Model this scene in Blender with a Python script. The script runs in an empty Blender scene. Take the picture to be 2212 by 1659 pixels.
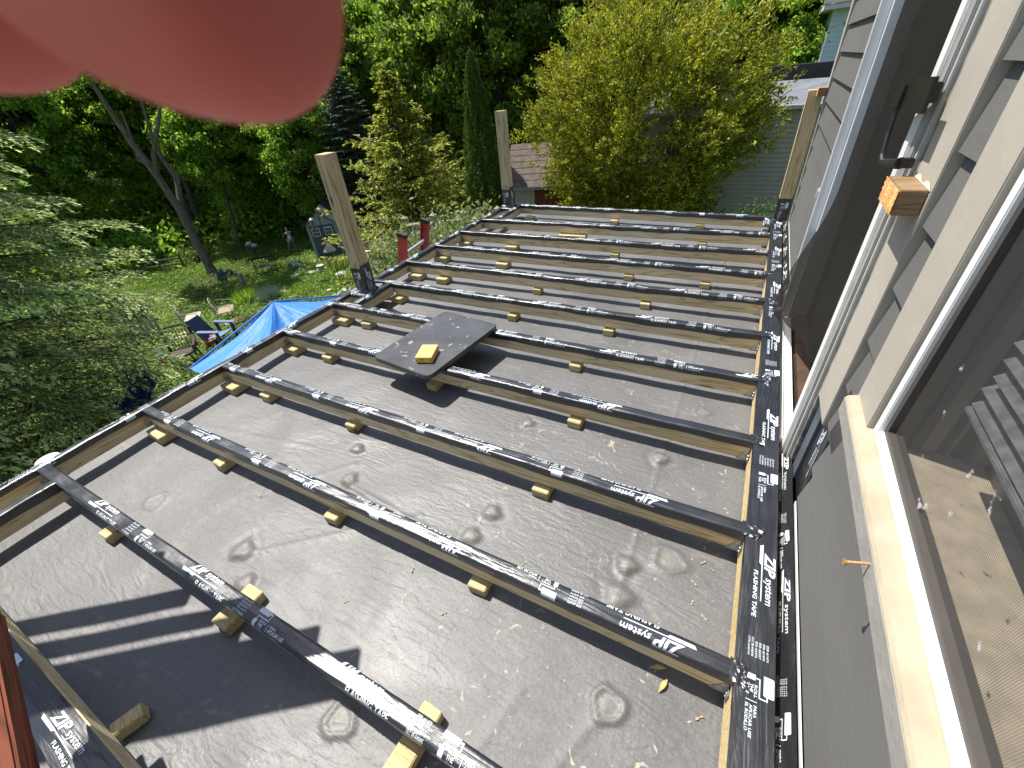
import bpy, bmesh, math, random
import numpy as np
from mathutils import Vector, Matrix
PI = math.pi
SC = bpy.context.scene
COL = SC.collection
random.seed(7)
# ------------------------------------------------------------------ camera
CP = Vector((-0.1967, -0.1238, 1.1348))
RX = Vector((0.88648751, 0.45469041, -0.08600303))
UP = Vector((-0.20841663, 0.55823865, 0.80307666))
FW = Vector((-0.41316147, 0.69399297, -0.58963663))
cam_d = bpy.data.cameras.new("camera"); cam = bpy.data.objects.new("camera", cam_d); COL.objects.link(cam)
cam.matrix_world = Matrix(((RX.x, UP.x, -FW.x, CP.x), (RX.y, UP.y, -FW.y, CP.y), (RX.z, UP.z, -FW.z, CP.z), (0, 0, 0, 1)))
cam_d.sensor_width = 36; cam_d.lens = 14.650; cam_d.clip_start = 0.004; cam_d.clip_end = 600
cam_d.dof.use_dof = True; cam_d.dof.focus_distance = 3.0; cam_d.dof.aperture_fstop = 20.0
SC.camera = cam
# ------------------------------------------------------------------ world, sun, exposure
SUN = Vector((-0.45, 0.12, 0.885)).normalized()
w = bpy.data.worlds.new("World"); SC.world = w; w.use_nodes = True
nt = w.node_tree; sky = nt.nodes.new('ShaderNodeTexSky'); sky.sky_type = 'NISHITA'; sky.sun_disc = False
sky.sun_elevation = math.asin(SUN.z); sky.sun_rotation = math.atan2(SUN.x, SUN.y)
bg = nt.nodes['Background']; bg.inputs['Strength'].default_value = 0.115
nt.links.new(sky.outputs[0], bg.inputs[0])
sd = bpy.data.lights.new("sun", 'SUN'); sd.energy = 4.9; sd.angle = math.radians(0.53); sd.color = (1.0, 0.95, 0.87)
so = bpy.data.objects.new("sun", sd); COL.objects.link(so); so.rotation_euler = SUN.to_track_quat('Z', 'Y').to_euler()
SC.view_settings.view_transform = 'Standard'; SC.view_settings.look = 'None'
SC.view_settings.exposure = 0.66; SC.view_settings.gamma = 1.0
SC.cycles.max_bounces = 6; SC.cycles.transparent_max_bounces = 16

# ------------------------------------------------------------------ helpers
def pt(fx, fy, D):                       # place a thing along a sight direction at horizontal distance D
    k = 900.12
    d = RX * ((fx - 1106) / k) + UP * (-(fy - 829.5) / k) + FW
    return CP + d * (D / math.hypot(d.x, d.y))
def ground(x, y):
    z = -3.35 + 0.11 * max(-24.0, min(x, 0.0))
    d = math.hypot(x, y)
    if d > 30: z += 0.10 * min(d - 30, 45)
    z += 0.10 * math.sin(x * .31 + 1.3) * math.cos(y * .27)
    return z
def gp(fx, fy, lift=0.0):                # where that sight line meets the ground
    k = 900.12
    d = RX * ((fx - 1106) / k) + UP * (-(fy - 829.5) / k) + FW
    h = math.hypot(d.x, d.y); t = 1.0
    while t < 80:
        P = CP + d * (t / h)
        if P.z <= ground(P.x, P.y): break
        t += 0.05
    return Vector((P.x, P.y, ground(P.x, P.y) + lift))
def props(o, label=None, cat=None, group=None, kind=None):
    if label: o['label'] = label
    if cat: o['category'] = cat
    if group: o['group'] = group
    if kind: o['kind'] = kind
    return o
def thing(name, label, cat, loc=(0, 0, 0), rz=0.0, group=None):
    o = bpy.data.objects.new(name, None); COL.objects.link(o); o.empty_display_size = .05
    o.location = loc; o.rotation_euler = (0, 0, rz)
    return props(o, label, cat, group)
def link(name, me, mat, parent=None, smooth=False, loc=None, rot=None):
    o = bpy.data.objects.new(name, me); COL.objects.link(o)
    if mat is not None:
        if isinstance(mat, (list, tuple)):
            for m in mat: me.materials.append(m)
        else: me.materials.append(mat)
    if parent: o.parent = parent
    if loc is not None: o.location = loc
    if rot is not None: o.rotation_euler = rot
    if smooth:
        me.polygons.foreach_set('use_smooth', [True] * len(me.polygons))
    return o
class MB:
    def __init__(s): s.v = []; s.f = []
    def add(s, vs, fs):
        b = len(s.v); s.v += [tuple(p) for p in vs]; s.f += [tuple(i + b for i in f) for f in fs]; return s
    def box(s, x0, x1, y0, y1, z0, z1, M=None, bev=0.0):
        if bev > 0:
            bm = bmesh.new(); bmesh.ops.create_cube(bm, size=1)
            for v in bm.verts: v.co = Vector(((x0 + x1) / 2 + v.co.x * (x1 - x0), (y0 + y1) / 2 + v.co.y * (y1 - y0), (z0 + z1) / 2 + v.co.z * (z1 - z0)))
            bmesh.ops.bevel(bm, geom=list(bm.edges), offset=bev, segments=2, affect='EDGES')
            vs = [v.co.copy() for v in bm.verts]; fs = [[v.index for v in f.verts] for f in bm.faces]; bm.free()
        else:
            vs = [Vector(p) for p in ((x0, y0, z0), (x1, y0, z0), (x1, y1, z0), (x0, y1, z0), (x0, y0, z1), (x1, y0, z1), (x1, y1, z1), (x0, y1, z1))]
            fs = [(0, 3, 2, 1), (4, 5, 6, 7), (0, 1, 5, 4), (1, 2, 6, 5), (2, 3, 7, 6), (3, 0, 4, 7)]
        if M is not None: vs = [M @ v for v in vs]
        return s.add(vs, fs)
    def tube(s, pts, rs, n=8, cap=True):
        pts = [Vector(p) for p in pts]
        if not isinstance(rs, (list, tuple)): rs = [rs] * len(pts)
        vs = []; fs = []; prev = None
        for i, p in enumerate(pts):
            t = (pts[min(i + 1, len(pts) - 1)] - pts[max(i - 1, 0)]).normalized()
            if prev is None:
                a = Vector((0, 0, 1)) if abs(t.z) < .9 else Vector((1, 0, 0)); u = t.cross(a).normalized()
            else: u = (prev - t * prev.dot(t)).normalized()
            prev = u; q = t.cross(u)
            for k in range(n):
                a = 2 * PI * k / n; vs.append(p + (u * math.cos(a) + q * math.sin(a)) * rs[i])
        for i in range(len(pts) - 1):
            for k in range(n):
                fs.append((i * n + k, i * n + (k + 1) % n, (i + 1) * n + (k + 1) % n, (i + 1) * n + k))
        if cap: fs.append(tuple(range(n))[::-1]); fs.append(tuple((len(pts) - 1) * n + k for k in range(n)))
        return s.add(vs, fs)
    def lathe(s, prof, c=(0, 0, 0), n=20, M=None):
        vs = []; fs = []; c = Vector(c)
        for r, z in prof:
            for k in range(n):
                a = 2 * PI * k / n; p = Vector((r * math.cos(a), r * math.sin(a), z)) + c
                vs.append(M @ p if M is not None else p)
        for i in range(len(prof) - 1):
            for k in range(n): fs.append((i * n + k, i * n + (k + 1) % n, (i + 1) * n + (k + 1) % n, (i + 1) * n + k))
        return s.add(vs, fs)
    def grid(s, fn, nu, nv):
        vs = [fn(i / nu, j / nv) for j in range(nv + 1) for i in range(nu + 1)]
        fs = [(j * (nu + 1) + i, j * (nu + 1) + i + 1, (j + 1) * (nu + 1) + i + 1, (j + 1) * (nu + 1) + i) for j in range(nv) for i in range(nu)]
        return s.add(vs, fs)
    def mesh(s, name='mesh'):
        me = bpy.data.meshes.new(name); me.from_pydata([tuple(v) for v in s.v], [], s.f); me.update(); return me
    def build(s, name, mat, parent=None, smooth=False, loc=None, rot=None):
        return link(name, s.mesh(name), mat, parent, smooth, loc, rot)
def npmesh(name, V, nper):
    V = np.ascontiguousarray(V, dtype=np.float32).reshape(-1, 3); n = len(V); nf = n // nper
    me = bpy.data.meshes.new(name); me.vertices.add(n); me.vertices.foreach_set('co', V.ravel())
    me.loops.add(n); me.loops.foreach_set('vertex_index', np.arange(n, dtype=np.int32))
    me.polygons.add(nf); me.polygons.foreach_set('loop_start', np.arange(0, n, nper, dtype=np.int32))
    me.update(calc_edges=True); return me
def leaves(Cn, A, W):                    # rhombic leaves
    return np.stack([Cn - A, Cn + W, Cn + A, Cn - W], axis=1)
def unit(a): return a / (np.linalg.norm(a, axis=-1, keepdims=True) + 1e-9)

# ------------------------------------------------------------------ materials
MATS = {}
def newmat(name):
    m = bpy.data.materials.new(name); m.use_nodes = True
    n = m.node_tree; b = n.nodes['Principled BSDF']; return m, n, b
def rgb(c): return (c[0], c[1], c[2], 1)
def plain(name, c, rough=.6, metal=0.0, noise=0.0, nscale=8, bump=0.0, bscale=40, spec=.5, stretch=(1, 1, 1), c2=None, coat=0):
    if name in MATS: return MATS[name]
    m, n, b = newmat(name)
    b.inputs['Roughness'].default_value = rough; b.inputs['Metallic'].default_value = metal
    b.inputs['Specular IOR Level'].default_value = spec; b.inputs['Coat Weight'].default_value = coat
    tc = n.nodes.new('ShaderNodeTexCoord'); mp = n.nodes.new('ShaderNodeMapping'); mp.inputs['Scale'].default_value = stretch
    n.links.new(tc.outputs['Object'], mp.inputs[0])
    if noise or c2:
        t = n.nodes.new('ShaderNodeTexNoise'); t.inputs['Scale'].default_value = nscale; t.inputs['Detail'].default_value = 6
        n.links.new(mp.outputs[0], t.inputs['Vector'])
        r = n.nodes.new('ShaderNodeValToRGB'); r.color_ramp.elements[0].position = .35; r.color_ramp.elements[1].position = .65
        if c2 is None: c1_, c2_ = [x * (1 - noise) for x in c], [min(1, x * (1 + noise)) for x in c]
        else: c1_, c2_ = c, c2
        r.color_ramp.elements[0].color = rgb(c1_); r.color_ramp.elements[1].color = rgb(c2_)
        n.links.new(t.outputs[0], r.inputs[0]); n.links.new(r.outputs[0], b.inputs['Base Color'])
    else: b.inputs['Base Color'].default_value = rgb(c)
    if bump:
        t2 = n.nodes.new('ShaderNodeTexNoise'); t2.inputs['Scale'].default_value = bscale; t2.inputs['Detail'].default_value = 5
        n.links.new(mp.outputs[0], t2.inputs['Vector'])
        bu = n.nodes.new('ShaderNodeBump'); bu.inputs['Strength'].default_value = bump; bu.inputs['Distance'].default_value = .01
        n.links.new(t2.outputs[0], bu.inputs['Height']); n.links.new(bu.outputs[0], b.inputs['Normal'])
    MATS[name] = m; return m
def wood(name, cols, scale=1.0, axis=0, rough=.75, ring=1.0):
    """lumber: grain runs along the object's local axis"""
    if name in MATS: return MATS[name]
    m, n, b = newmat(name); b.inputs['Roughness'].default_value = rough; b.inputs['Specular IOR Level'].default_value = .25
    tc = n.nodes.new('ShaderNodeTexCoord'); oi = n.nodes.new('ShaderNodeObjectInfo')
    ad = n.nodes.new('ShaderNodeVectorMath'); ad.operation = 'ADD'
    mu = n.nodes.new('ShaderNodeVectorMath'); mu.operation = 'SCALE'; mu.inputs['Scale'].default_value = 7.0
    cb = n.nodes.new('ShaderNodeCombineXYZ')
    for i in range(3): n.links.new(oi.outputs['Random'], cb.inputs[i])
    n.links.new(cb.outputs[0], mu.inputs[0])
    mp = n.nodes.new('ShaderNodeMapping'); s = [14 * scale] * 3; s[axis] = 1.1 * scale; mp.inputs['Scale'].default_value = s
    n.links.new(tc.outputs['Object'], ad.inputs[0]); n.links.new(mu.outputs[0], ad.inputs[1]); n.links.new(ad.outputs[0], mp.inputs[0])
    t = n.nodes.new('ShaderNodeTexNoise'); t.inputs['Scale'].default_value = 1.3; t.inputs['Detail'].default_value = 2; t.inputs['Distortion'].default_value = .6
    n.links.new(mp.outputs[0], t.inputs['Vector'])
    mt = n.nodes.new('ShaderNodeMath'); mt.operation = 'MULTIPLY'; mt.inputs[1].default_value = 16 * ring
    n.links.new(t.outputs[0], mt.inputs[0])
    fr = n.nodes.new('ShaderNodeMath'); fr.operation = 'PINGPONG'; fr.inputs[1].default_value = 1.0; n.links.new(mt.outputs[0], fr.inputs[0])
    r = n.nodes.new('ShaderNodeValToRGB'); e = r.color_ramp.elements
    e[0].position = 0.0; e[0].color = rgb(cols[1]); e[1].position = .45; e[1].color = rgb(cols[0])
    n.links.new(fr.outputs[0], r.inputs[0])
    # big tonal blotches
    t3 = n.nodes.new('ShaderNodeTexNoise'); t3.inputs['Scale'].default_value = .35; t3.inputs['Detail'].default_value = 3; n.links.new(mp.outputs[0], t3.inputs['Vector'])
    r3 = n.nodes.new('ShaderNodeValToRGB'); r3.color_ramp.elements[0].position = .3; r3.color_ramp.elements[0].color = rgb(cols[2]); r3.color_ramp.elements[1].position = .7; r3.color_ramp.elements[1].color = (1, 1, 1, 1)
    n.links.new(t3.outputs[0], r3.inputs[0])
    mx = n.nodes.new('ShaderNodeMix'); mx.data_type = 'RGBA'; mx.blend_type = 'MULTIPLY'; mx.inputs['Factor'].default_value = .75
    n.links.new(r.outputs[0], mx.inputs['A']); n.links.new(r3.outputs[0], mx.inputs['B'])
    # knots
    mk = n.nodes.new('ShaderNodeMapping'); sk = [9.0] * 3; sk[axis] = 3.2; mk.inputs['Scale'].default_value = sk; n.links.new(ad.outputs[0], mk.inputs[0])
    vo = n.nodes.new('ShaderNodeTexVoronoi'); vo.inputs['Scale'].default_value = 1.0; n.links.new(mk.outputs[0], vo.inputs['Vector'])
    rk = n.nodes.new('ShaderNodeValToRGB'); rk.color_ramp.elements[0].position = .07; rk.color_ramp.elements[0].color = (.16, .10, .045, 1); rk.color_ramp.elements[1].position = .15; rk.color_ramp.elements[1].color = (1, 1, 1, 1)
    n.links.new(vo.outputs['Distance'], rk.inputs[0])
    m2 = n.nodes.new('ShaderNodeMix'); m2.data_type = 'RGBA'; m2.blend_type = 'MULTIPLY'; m2.inputs['Factor'].default_value = .8
    n.links.new(mx.outputs['Result'], m2.inputs['A']); n.links.new(rk.outputs[0], m2.inputs['B'])
    n.links.new(m2.outputs['Result'], b.inputs['Base Color'])
    bu = n.nodes.new('ShaderNodeBump'); bu.inputs['Strength'].default_value = .15; bu.inputs['Distance'].default_value = .003
    n.links.new(fr.outputs[0], bu.inputs['Height']); n.links.new(bu.outputs[0], b.inputs['Normal'])
    MATS[name] = m; return m
def foliage(name, dark, lite, trans=.35, rough=.55, nscale=.6):
    if name in MATS: return MATS[name]
    m, n, b = newmat(name); b.inputs['Roughness'].default_value = rough; b.inputs['Specular IOR Level'].default_value = .3
    ge = n.nodes.new('ShaderNodeNewGeometry'); tc = n.nodes.new('ShaderNodeTexCoord')
    t = n.nodes.new('ShaderNodeTexNoise'); t.inputs['Scale'].default_value = nscale; n.links.new(tc.outputs['Object'], t.inputs['Vector'])
    a = n.nodes.new('ShaderNodeMath'); a.operation = 'ADD'; n.links.new(ge.outputs['Random Per Island'], a.inputs[0]); n.links.new(t.outputs[0], a.inputs[1])
    h = n.nodes.new('ShaderNodeMath'); h.operation = 'MULTIPLY'; h.inputs[1].default_value = .5; n.links.new(a.outputs[0], h.inputs[0])
    r = n.nodes.new('ShaderNodeValToRGB'); r.color_ramp.elements[0].position = .25; r.color_ramp.elements[1].position = .8
    r.color_ramp.elements[0].color = rgb(dark); r.color_ramp.elements[1].color = rgb(lite)
    n.links.new(h.outputs[0], r.inputs[0]); n.links.new(r.outputs[0], b.inputs['Base Color'])
    tr = n.nodes.new('ShaderNodeBsdfTranslucent'); ht = n.nodes.new('ShaderNodeHueSaturation'); ht.inputs['Saturation'].default_value = 1.0; ht.inputs['Value'].default_value = 1.5
    n.links.new(r.outputs[0], ht.inputs['Color']); n.links.new(ht.outputs[0], tr.inputs[0])
    mx = n.nodes.new('ShaderNodeMixShader'); mx.inputs[0].default_value = trans
    out = n.nodes['Material Output']; n.links.new(b.outputs[0], mx.inputs[1]); n.links.new(tr.outputs[0], mx.inputs[2]); n.links.new(mx.outputs[0], out.inputs[0])
    MATS[name] = m; return m

def tape_mat():
    m, n, b = newmat('black flashing tape'); b.inputs['Base Color'].default_value = (.017, .019, .024, 1)
    b.inputs['Roughness'].default_value = .27; b.inputs['Specular IOR Level'].default_value = .95
    tc = n.nodes.new('ShaderNodeTexCoord')
    mp = n.nodes.new('ShaderNodeMapping'); mp.inputs['Scale'].default_value = (1.2, 10, 10); n.links.new(tc.outputs['Object'], mp.inputs[0])
    t = n.nodes.new('ShaderNodeTexNoise'); t.inputs['Scale'].default_value = 3.0; t.inputs['Detail'].default_value = 4; t.inputs['Distortion'].default_value = 1.2; n.links.new(mp.outputs[0], t.inputs['Vector'])
    t2 = n.nodes.new('ShaderNodeTexNoise'); t2.inputs['Scale'].default_value = 60; n.links.new(tc.outputs['Object'], t2.inputs['Vector'])
    b1 = n.nodes.new('ShaderNodeBump'); b1.inputs['Strength'].default_value = .36; b1.inputs['Distance'].default_value = .012; n.links.new(t.outputs[0], b1.inputs['Height'])
    b2 = n.nodes.new('ShaderNodeBump'); b2.inputs['Strength'].default_value = .12; b2.inputs['Distance'].default_value = .003; n.links.new(t2.outputs[0], b2.inputs['Height']); n.links.new(b1.outputs[0], b2.inputs['Normal'])
    n.links.new(b2.outputs[0], b.inputs['Normal'])
    t3 = n.nodes.new('ShaderNodeTexNoise'); t3.inputs['Scale'].default_value = 9; t3.inputs['Detail'].default_value = 6; n.links.new(tc.outputs['Object'], t3.inputs['Vector'])
    r = n.nodes.new('ShaderNodeMapRange'); r.inputs[1].default_value = .35; r.inputs[2].default_value = .7; r.inputs[3].default_value = .24; r.inputs[4].default_value = .42
    n.links.new(t3.outputs[0], r.inputs[0]); n.links.new(r.outputs[0], b.inputs['Roughness'])
    return m
M_TAPE = tape_mat()
M_PRINT = plain('white print', (.62, .68, .72), .4, noise=.06, nscale=60)
PT = ((.78, .65, .42), (.52, .37, .18), (.78, .77, .64))
M_PT = wood('green treated pine', PT)
M_PTP = wood('treated pine post', ((.60, .50, .29), (.36, .25, .11), (.88, .82, .72)), axis=2, ring=.8)
M_BLK = wood('fresh cut pine', ((.56, .47, .26), (.42, .33, .16), (.85, .84, .78)), scale=1.6)
M_LED = wood('pale ledger pine', ((.66, .52, .28), (.48, .34, .15), (.9, .85, .75)), axis=1)
M_CEDAR = wood('red cedar', ((.20, .055, .025), (.10, .028, .013), (.75, .7, .65)))
M_ORANGE = plain('fresh sawn orange wood', (.62, .27, .08), .85, c2=(.80, .42, .16), nscale=60, bump=.5, bscale=120)
M_OLDW = wood('weathered brown wood', ((.30, .20, .11), (.16, .10, .05), (.8, .75, .7)), scale=2)
M_GALV = plain('galvanised steel', (.45, .46, .44), .4, metal=.8, noise=.2, nscale=40)
M_SIDE = plain('grey painted siding', (.125, .122, .116), .7, noise=.08, nscale=3, bump=.10, bscale=70, stretch=(1, .3, 1.2))
M_TRIM = plain('beige painted trim', (.42, .385, .325), .65, noise=.06, nscale=4, bump=.12, bscale=30)
M_SILL = plain('cream painted sill', (.33, .28, .195), .75, c2=(.40, .35, .255), nscale=14, bump=.3, bscale=60)
M_VINYL = plain('white vinyl frame', (.82, .82, .80), .35, noise=.04, nscale=10)
M_GREYV = plain('grey weatherstrip', (.30, .29, .28), .5, noise=.15, nscale=20)
M_DARKM = plain('black metal', (.015, .014, .014), .4, noise=.2, nscale=10)
M_BARK = plain('grey brown bark', (.10, .075, .055), .95, c2=(.20, .165, .13), nscale=5, bump=1.0, bscale=14, stretch=(3, 3, .5), spec=.1)
M_BARKD = plain('dark bark', (.045, .033, .025), .95, c2=(.10, .078, .06), nscale=5, bump=1.0, bscale=14, stretch=(3, 3, .5), spec=.1)
M_STONE = plain('pale fieldstone', (.34, .29, .24), .9, c2=(.50, .43, .37), nscale=5, bump=.8, bscale=18)
M_TERRA = plain('terracotta', (.42, .17, .09), .8, noise=.2, nscale=10)
M_TARP = None

# ------------------------------------------------------------------ membrane roof (the surface the frame stands on)
def membrane_z(x, y): return -0.128 - 0.006 * min(1, max(0, -x / 2.6))
def build_membrane():
    m, n, b = newmat('black rubber membrane')
    b.inputs['Roughness'].default_value = .44; b.inputs['Specular IOR Level'].default_value = .62
    tc = n.nodes.new('ShaderNodeTexCoord')
    def noise(s, d=5, dist=0, st=None):
        t = n.nodes.new('ShaderNodeTexNoise'); t.inputs['Scale'].default_value = s; t.inputs['Detail'].default_value = d; t.inputs['Distortion'].default_value = dist
        if st:
            mp = n.nodes.new('ShaderNodeMapping'); mp.inputs['Scale'].default_value = st; mp.inputs['Rotation'].default_value = (0, 0, .6); n.links.new(tc.outputs['Object'], mp.inputs[0]); n.links.new(mp.outputs[0], t.inputs['Vector'])
        else: n.links.new(tc.outputs['Object'], t.inputs['Vector'])
        return t
    def ramp(src, p0, c0, p1, c1):
        r = n.nodes.new('ShaderNodeValToRGB'); r.color_ramp.elements[0].position = p0; r.color_ramp.elements[0].color = rgb(c0); r.color_ramp.elements[1].position = p1; r.color_ramp.elements[1].color = rgb(c1)
        n.links.new(src, r.inputs[0]); return r
    def mix(f, a, bb, mode='MIX', fac=None):
        x = n.nodes.new('ShaderNodeMix'); x.data_type = 'RGBA'; x.blend_type = mode
        if fac is not None: x.inputs['Factor'].default_value = fac
        else: n.links.new(f, x.inputs['Factor'])
        n.links.new(a, x.inputs['A']); n.links.new(bb, x.inputs['B']); return x.outputs['Result']
    base = ramp(noise(1.1, 6, .8).outputs[0], .3, (.098, .098, .099), .72, (.150, .148, .146))
    fine = ramp(noise(150, 3).outputs[0], .3, (.72, .72, .72), .7, (1.2, 1.2, 1.2))
    c = mix(None, base.outputs[0], fine.outputs[0], 'MULTIPLY', .6)
    scuff = ramp(noise(4.5, 8, 1.6, (1, 2.2, 1)).outputs[0], .62, (0, 0, 0), .74, (1, 1, 1))
    pale = n.nodes.new('ShaderNodeRGB'); pale.outputs[0].default_value = (.25, .225, .185, 1)
    sx = n.nodes.new('ShaderNodeMath'); sx.operation = 'MULTIPLY'; sx.inputs[1].default_value = .5; n.links.new(scuff.outputs[0], sx.inputs[0])
    c = mix(sx.outputs[0], c, pale.outputs[0])
    sp = ramp(noise(15, 9, 3.0).outputs[0], .655, (0, 0, 0), .715, (1, 1, 1))
    # more marks towards the house
    se = n.nodes.new('ShaderNodeSeparateXYZ'); n.links.new(tc.outputs['Object'], se.inputs[0])
    mr = n.nodes.new('ShaderNodeMapRange'); mr.inputs[1].default_value = -1.6; mr.inputs[2].default_value = -.3; n.links.new(se.outputs['X'], mr.inputs[0])
    mm = n.nodes.new('ShaderNodeMath'); mm.operation = 'MULTIPLY'; n.links.new(sp.outputs[0], mm.inputs[0]); n.links.new(mr.outputs[0], mm.inputs[1])
    pale2 = n.nodes.new('ShaderNodeRGB'); pale2.outputs[0].default_value = (.36, .32, .25, 1)
    c = mix(mm.outputs[0], c, pale2.outputs[0])
    atn = n.nodes.new('ShaderNodeAttribute'); atn.attribute_name = 'dust'; dn_ = n.nodes.new('ShaderNodeMath'); dn_.operation = 'MULTIPLY'; n.links.new(atn.outputs['Fac'], dn_.inputs[0]); n.links.new(noise(30, 5).outputs[0], dn_.inputs[1])
    c = mix(dn_.outputs[0], c, pale.outputs[0])
    n.links.new(c, b.inputs['Base Color'])
    rr_ = n.nodes.new('ShaderNodeMapRange'); rr_.inputs[1].default_value = .3; rr_.inputs[2].default_value = .7; rr_.inputs[3].default_value = .45; rr_.inputs[4].default_value = .64; n.links.new(noise(2.3, 7, 1.0).outputs[0], rr_.inputs[0]); n.links.new(rr_.outputs[0], b.inputs['Roughness'])
    hb = noise(90, 4); hm = noise(9, 8, 1.4, (1, 3.5, 1))
    b1 = n.nodes.new('ShaderNodeBump'); b1.inputs['Strength'].default_value = .38; b1.inputs['Distance'].default_value = .010; n.links.new(hm.outputs[0], b1.inputs['Height'])
    b2 = n.nodes.new('ShaderNodeBump'); b2.inputs['Strength'].default_value = .5; b2.inputs['Distance'].default_value = .002; n.links.new(hb.outputs[0], b2.inputs['Height']); n.links.new(b1.outputs[0], b2.inputs['Normal'])
    n.links.new(b2.outputs[0], b.inputs['Normal'])
    xs = np.linspace(-2.86, 0.155, 400); ys = np.concatenate([np.linspace(-1.3, -.5, 40)[:-1], np.linspace(-.5, 2.2, 400)[:-1], np.linspace(2.2, 4.5, 170)]); X, Y = np.meshgrid(xs, ys)
    Z = -0.128 - 0.006 * np.clip(-X / 2.6, 0, 1)
    bumps = [(-2.09, .13, .05, .006, 1), (-1.41, .54, .04, .012, 0), (-1.51, .686, .035, .012, 0), (-2.08, .706, .045, .005, 1), (-.79, .632, .04, .014, 0), (-.81, .518, .04, .014, 0), (-.30, .63, .04, .014, 0), (-.185, .70, .055, .008, 1), (-.297, .525, .05, .012, 0), (-.247, .253, .045, .015, 1), (-.84, -.064, .045, .015, 1), (-1.53, .138, .05, .010, 0), (-1.41, .064, .04, .012, 0), (-.877, 1.12, .035, .010, 0), (-.298, 1.12, .04, .012, 0), (-.19, 1.47, .035, .008, 1), (-.15, 2.07, .035, .006, 1), (-1.6, 2.6, .04, .01, 0), (-.6, 3.05, .04, .01, 0), (-1.3, 1.45, .04, .006, 1), (-2.0, 1.45, .04, .006, 1), (-1.1, -.6, .05, .01, 1), (-1.35, 1.78, .04, .006, 1), (-.5, 1.79, .04, .005, 1)]
    DU = np.zeros_like(X)
    for bx, by, r, h, ring in bumps:
        wob_ = 1 + .10 * np.sin(3 * np.arctan2(Y - by, X - bx) + bx * 9) + .06 * np.sin(5 * np.arctan2(Y - by, X - bx) + by * 7); d = np.hypot(X - bx, (Y - by) * 1.08) / (r * .82) * wob_; DU = np.maximum(DU, np.exp(-(d / .75) ** 4) * (.75 if bx > -1.2 else .4))
        if ring: Z += h * .7 * np.exp(-((d - 1.0) / .2) ** 2) + h * .35 * np.exp(-(d / .7) ** 4)
        else: Z += h * np.exp(-((d * 1.1) ** 5)) - .002 * np.exp(-((d - 1.5) / .4) ** 2)
    # seams and ridges
    def ridge(x0, y0, x1, y1, h, wd):
        nonlocal Z
        L = math.hypot(x1 - x0, y1 - y0); tx, ty = (x1 - x0) / L, (y1 - y0) / L
        u = (X - x0) * tx + (Y - y0) * ty; v = -(X - x0) * ty + (Y - y0) * tx
        Z = Z + h * np.exp(-(v / wd) ** 2) * (u > 0) * (u < L)
    ridge(-1.42, .50, -.27, .40, -.005, .009); ridge(-1.42, .522, -.27, .422, .004, .009); ridge(-1.7, .35, -1.45, .62, .003, .012)
    ridge(-1.55, .1, -1.02, .52, .003, .012); ridge(-.34, .05, -.25, .25, .003, .012); ridge(-.6, -.3, -.45, .2, .002, .015); ridge(-2.4, .5, -1.7, .62, .002, .012)
    ridge(-.30, .40, -.27, 3.7, .0025, .008)
    rs = np.random.RandomState(3)
    Z += .0010 * (np.sin(X * 9 + Y * 17 + 2 * np.sin(X * 5)) + np.sin(X * 23 - Y * 11 + 3 * np.sin(Y * 4)))
    ny, nx = X.shape; V = np.stack([X, Y, Z], -1).reshape(-1, 3)
    idx = np.arange(ny * nx).reshape(ny, nx); F = np.stack([idx[:-1, :-1], idx[:-1, 1:], idx[1:, 1:], idx[1:, :-1]], -1).reshape(-1, 4)
    me = bpy.data.meshes.new('roof_membrane'); me.from_pydata(V.tolist(), [], F.tolist()); me.update()
    at_ = me.attributes.new('dust', 'FLOAT', 'POINT'); at_.data.foreach_set('value', DU.reshape(-1).astype(np.float32))
    o = link('membrane', me, m, ROOF, True)
    return o
ROOF = thing('flat_roof', 'dark rubber covered flat roof under the wooden deck frame, with round plate bumps', 'roof')
build_membrane()
# the lower storey below the roof
LW = thing('lower_storey', 'grey lower storey of the house carrying the flat roof', 'building')
b = MB(); b.box(-2.84, .155, -3.0, 4.48, -5.2, -.17); b.build('wall', plain('lower wall paint', (.16, .155, .15), .8, noise=.08), LW)
b = MB(); b.box(-2.90, -2.845, -3.0, 4.54, -.30, -.139); b.box(-2.845, .155, 4.485, 4.54, -.30, -.139); b.build('fascia', plain('drip edge metal', (.30, .30, .29), .5, noise=.1), LW)

# ------------------------------------------------------------------ tape lettering
def _font_part(body, u0, u1, v0, v1, shear=0.0, bold=0.0):
    cu = bpy.data.curves.new('txt', 'FONT'); cu.body = body; cu.size = 1; cu.resolution_u = 2; cu.offset = bold
    ob = bpy.data.objects.new('txt', cu); COL.objects.link(ob)
    bpy.context.view_layer.update()
    me = bpy.data.meshes.new_from_object(ob.evaluated_get(bpy.context.evaluated_depsgraph_get()))
    co = np.array([v.co[:] for v in me.vertices]); fs = [tuple(p.vertices) for p in me.polygons]
    bpy.data.objects.remove(ob); bpy.data.curves.remove(cu); bpy.data.meshes.remove(me)
    mn, mx = co.min(0), co.max(0)
    u = (co[:, 0] - mn[0]) / (mx[0] - mn[0]); v = (co[:, 1] - mn[1]) / (mx[1] - mn[1])
    sh = shear * (v1 - v0)
    U = u0 + u * (u1 - u0 - sh) + v * sh
    return np.stack([U, v0 + v * (v1 - v0), np.zeros(len(u))], -1).tolist(), fs
DEC = MB(); DLOGO = MB(); DTEXT = MB(); DROLL = MB()
def quad(mb, p): mb.add([(a, b_, 0) for a, b_ in p], [tuple(range(len(p)))])
quad(DLOGO, [(-.027, -.003), (-.021, -.0115), (.035, -.0115), (.041, -.0065), (.041, -.003)])
quad(DLOGO, [(.041, -.0062), (.148, -.0062), (.148, -.0036), (.041, -.0036)])
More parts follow.
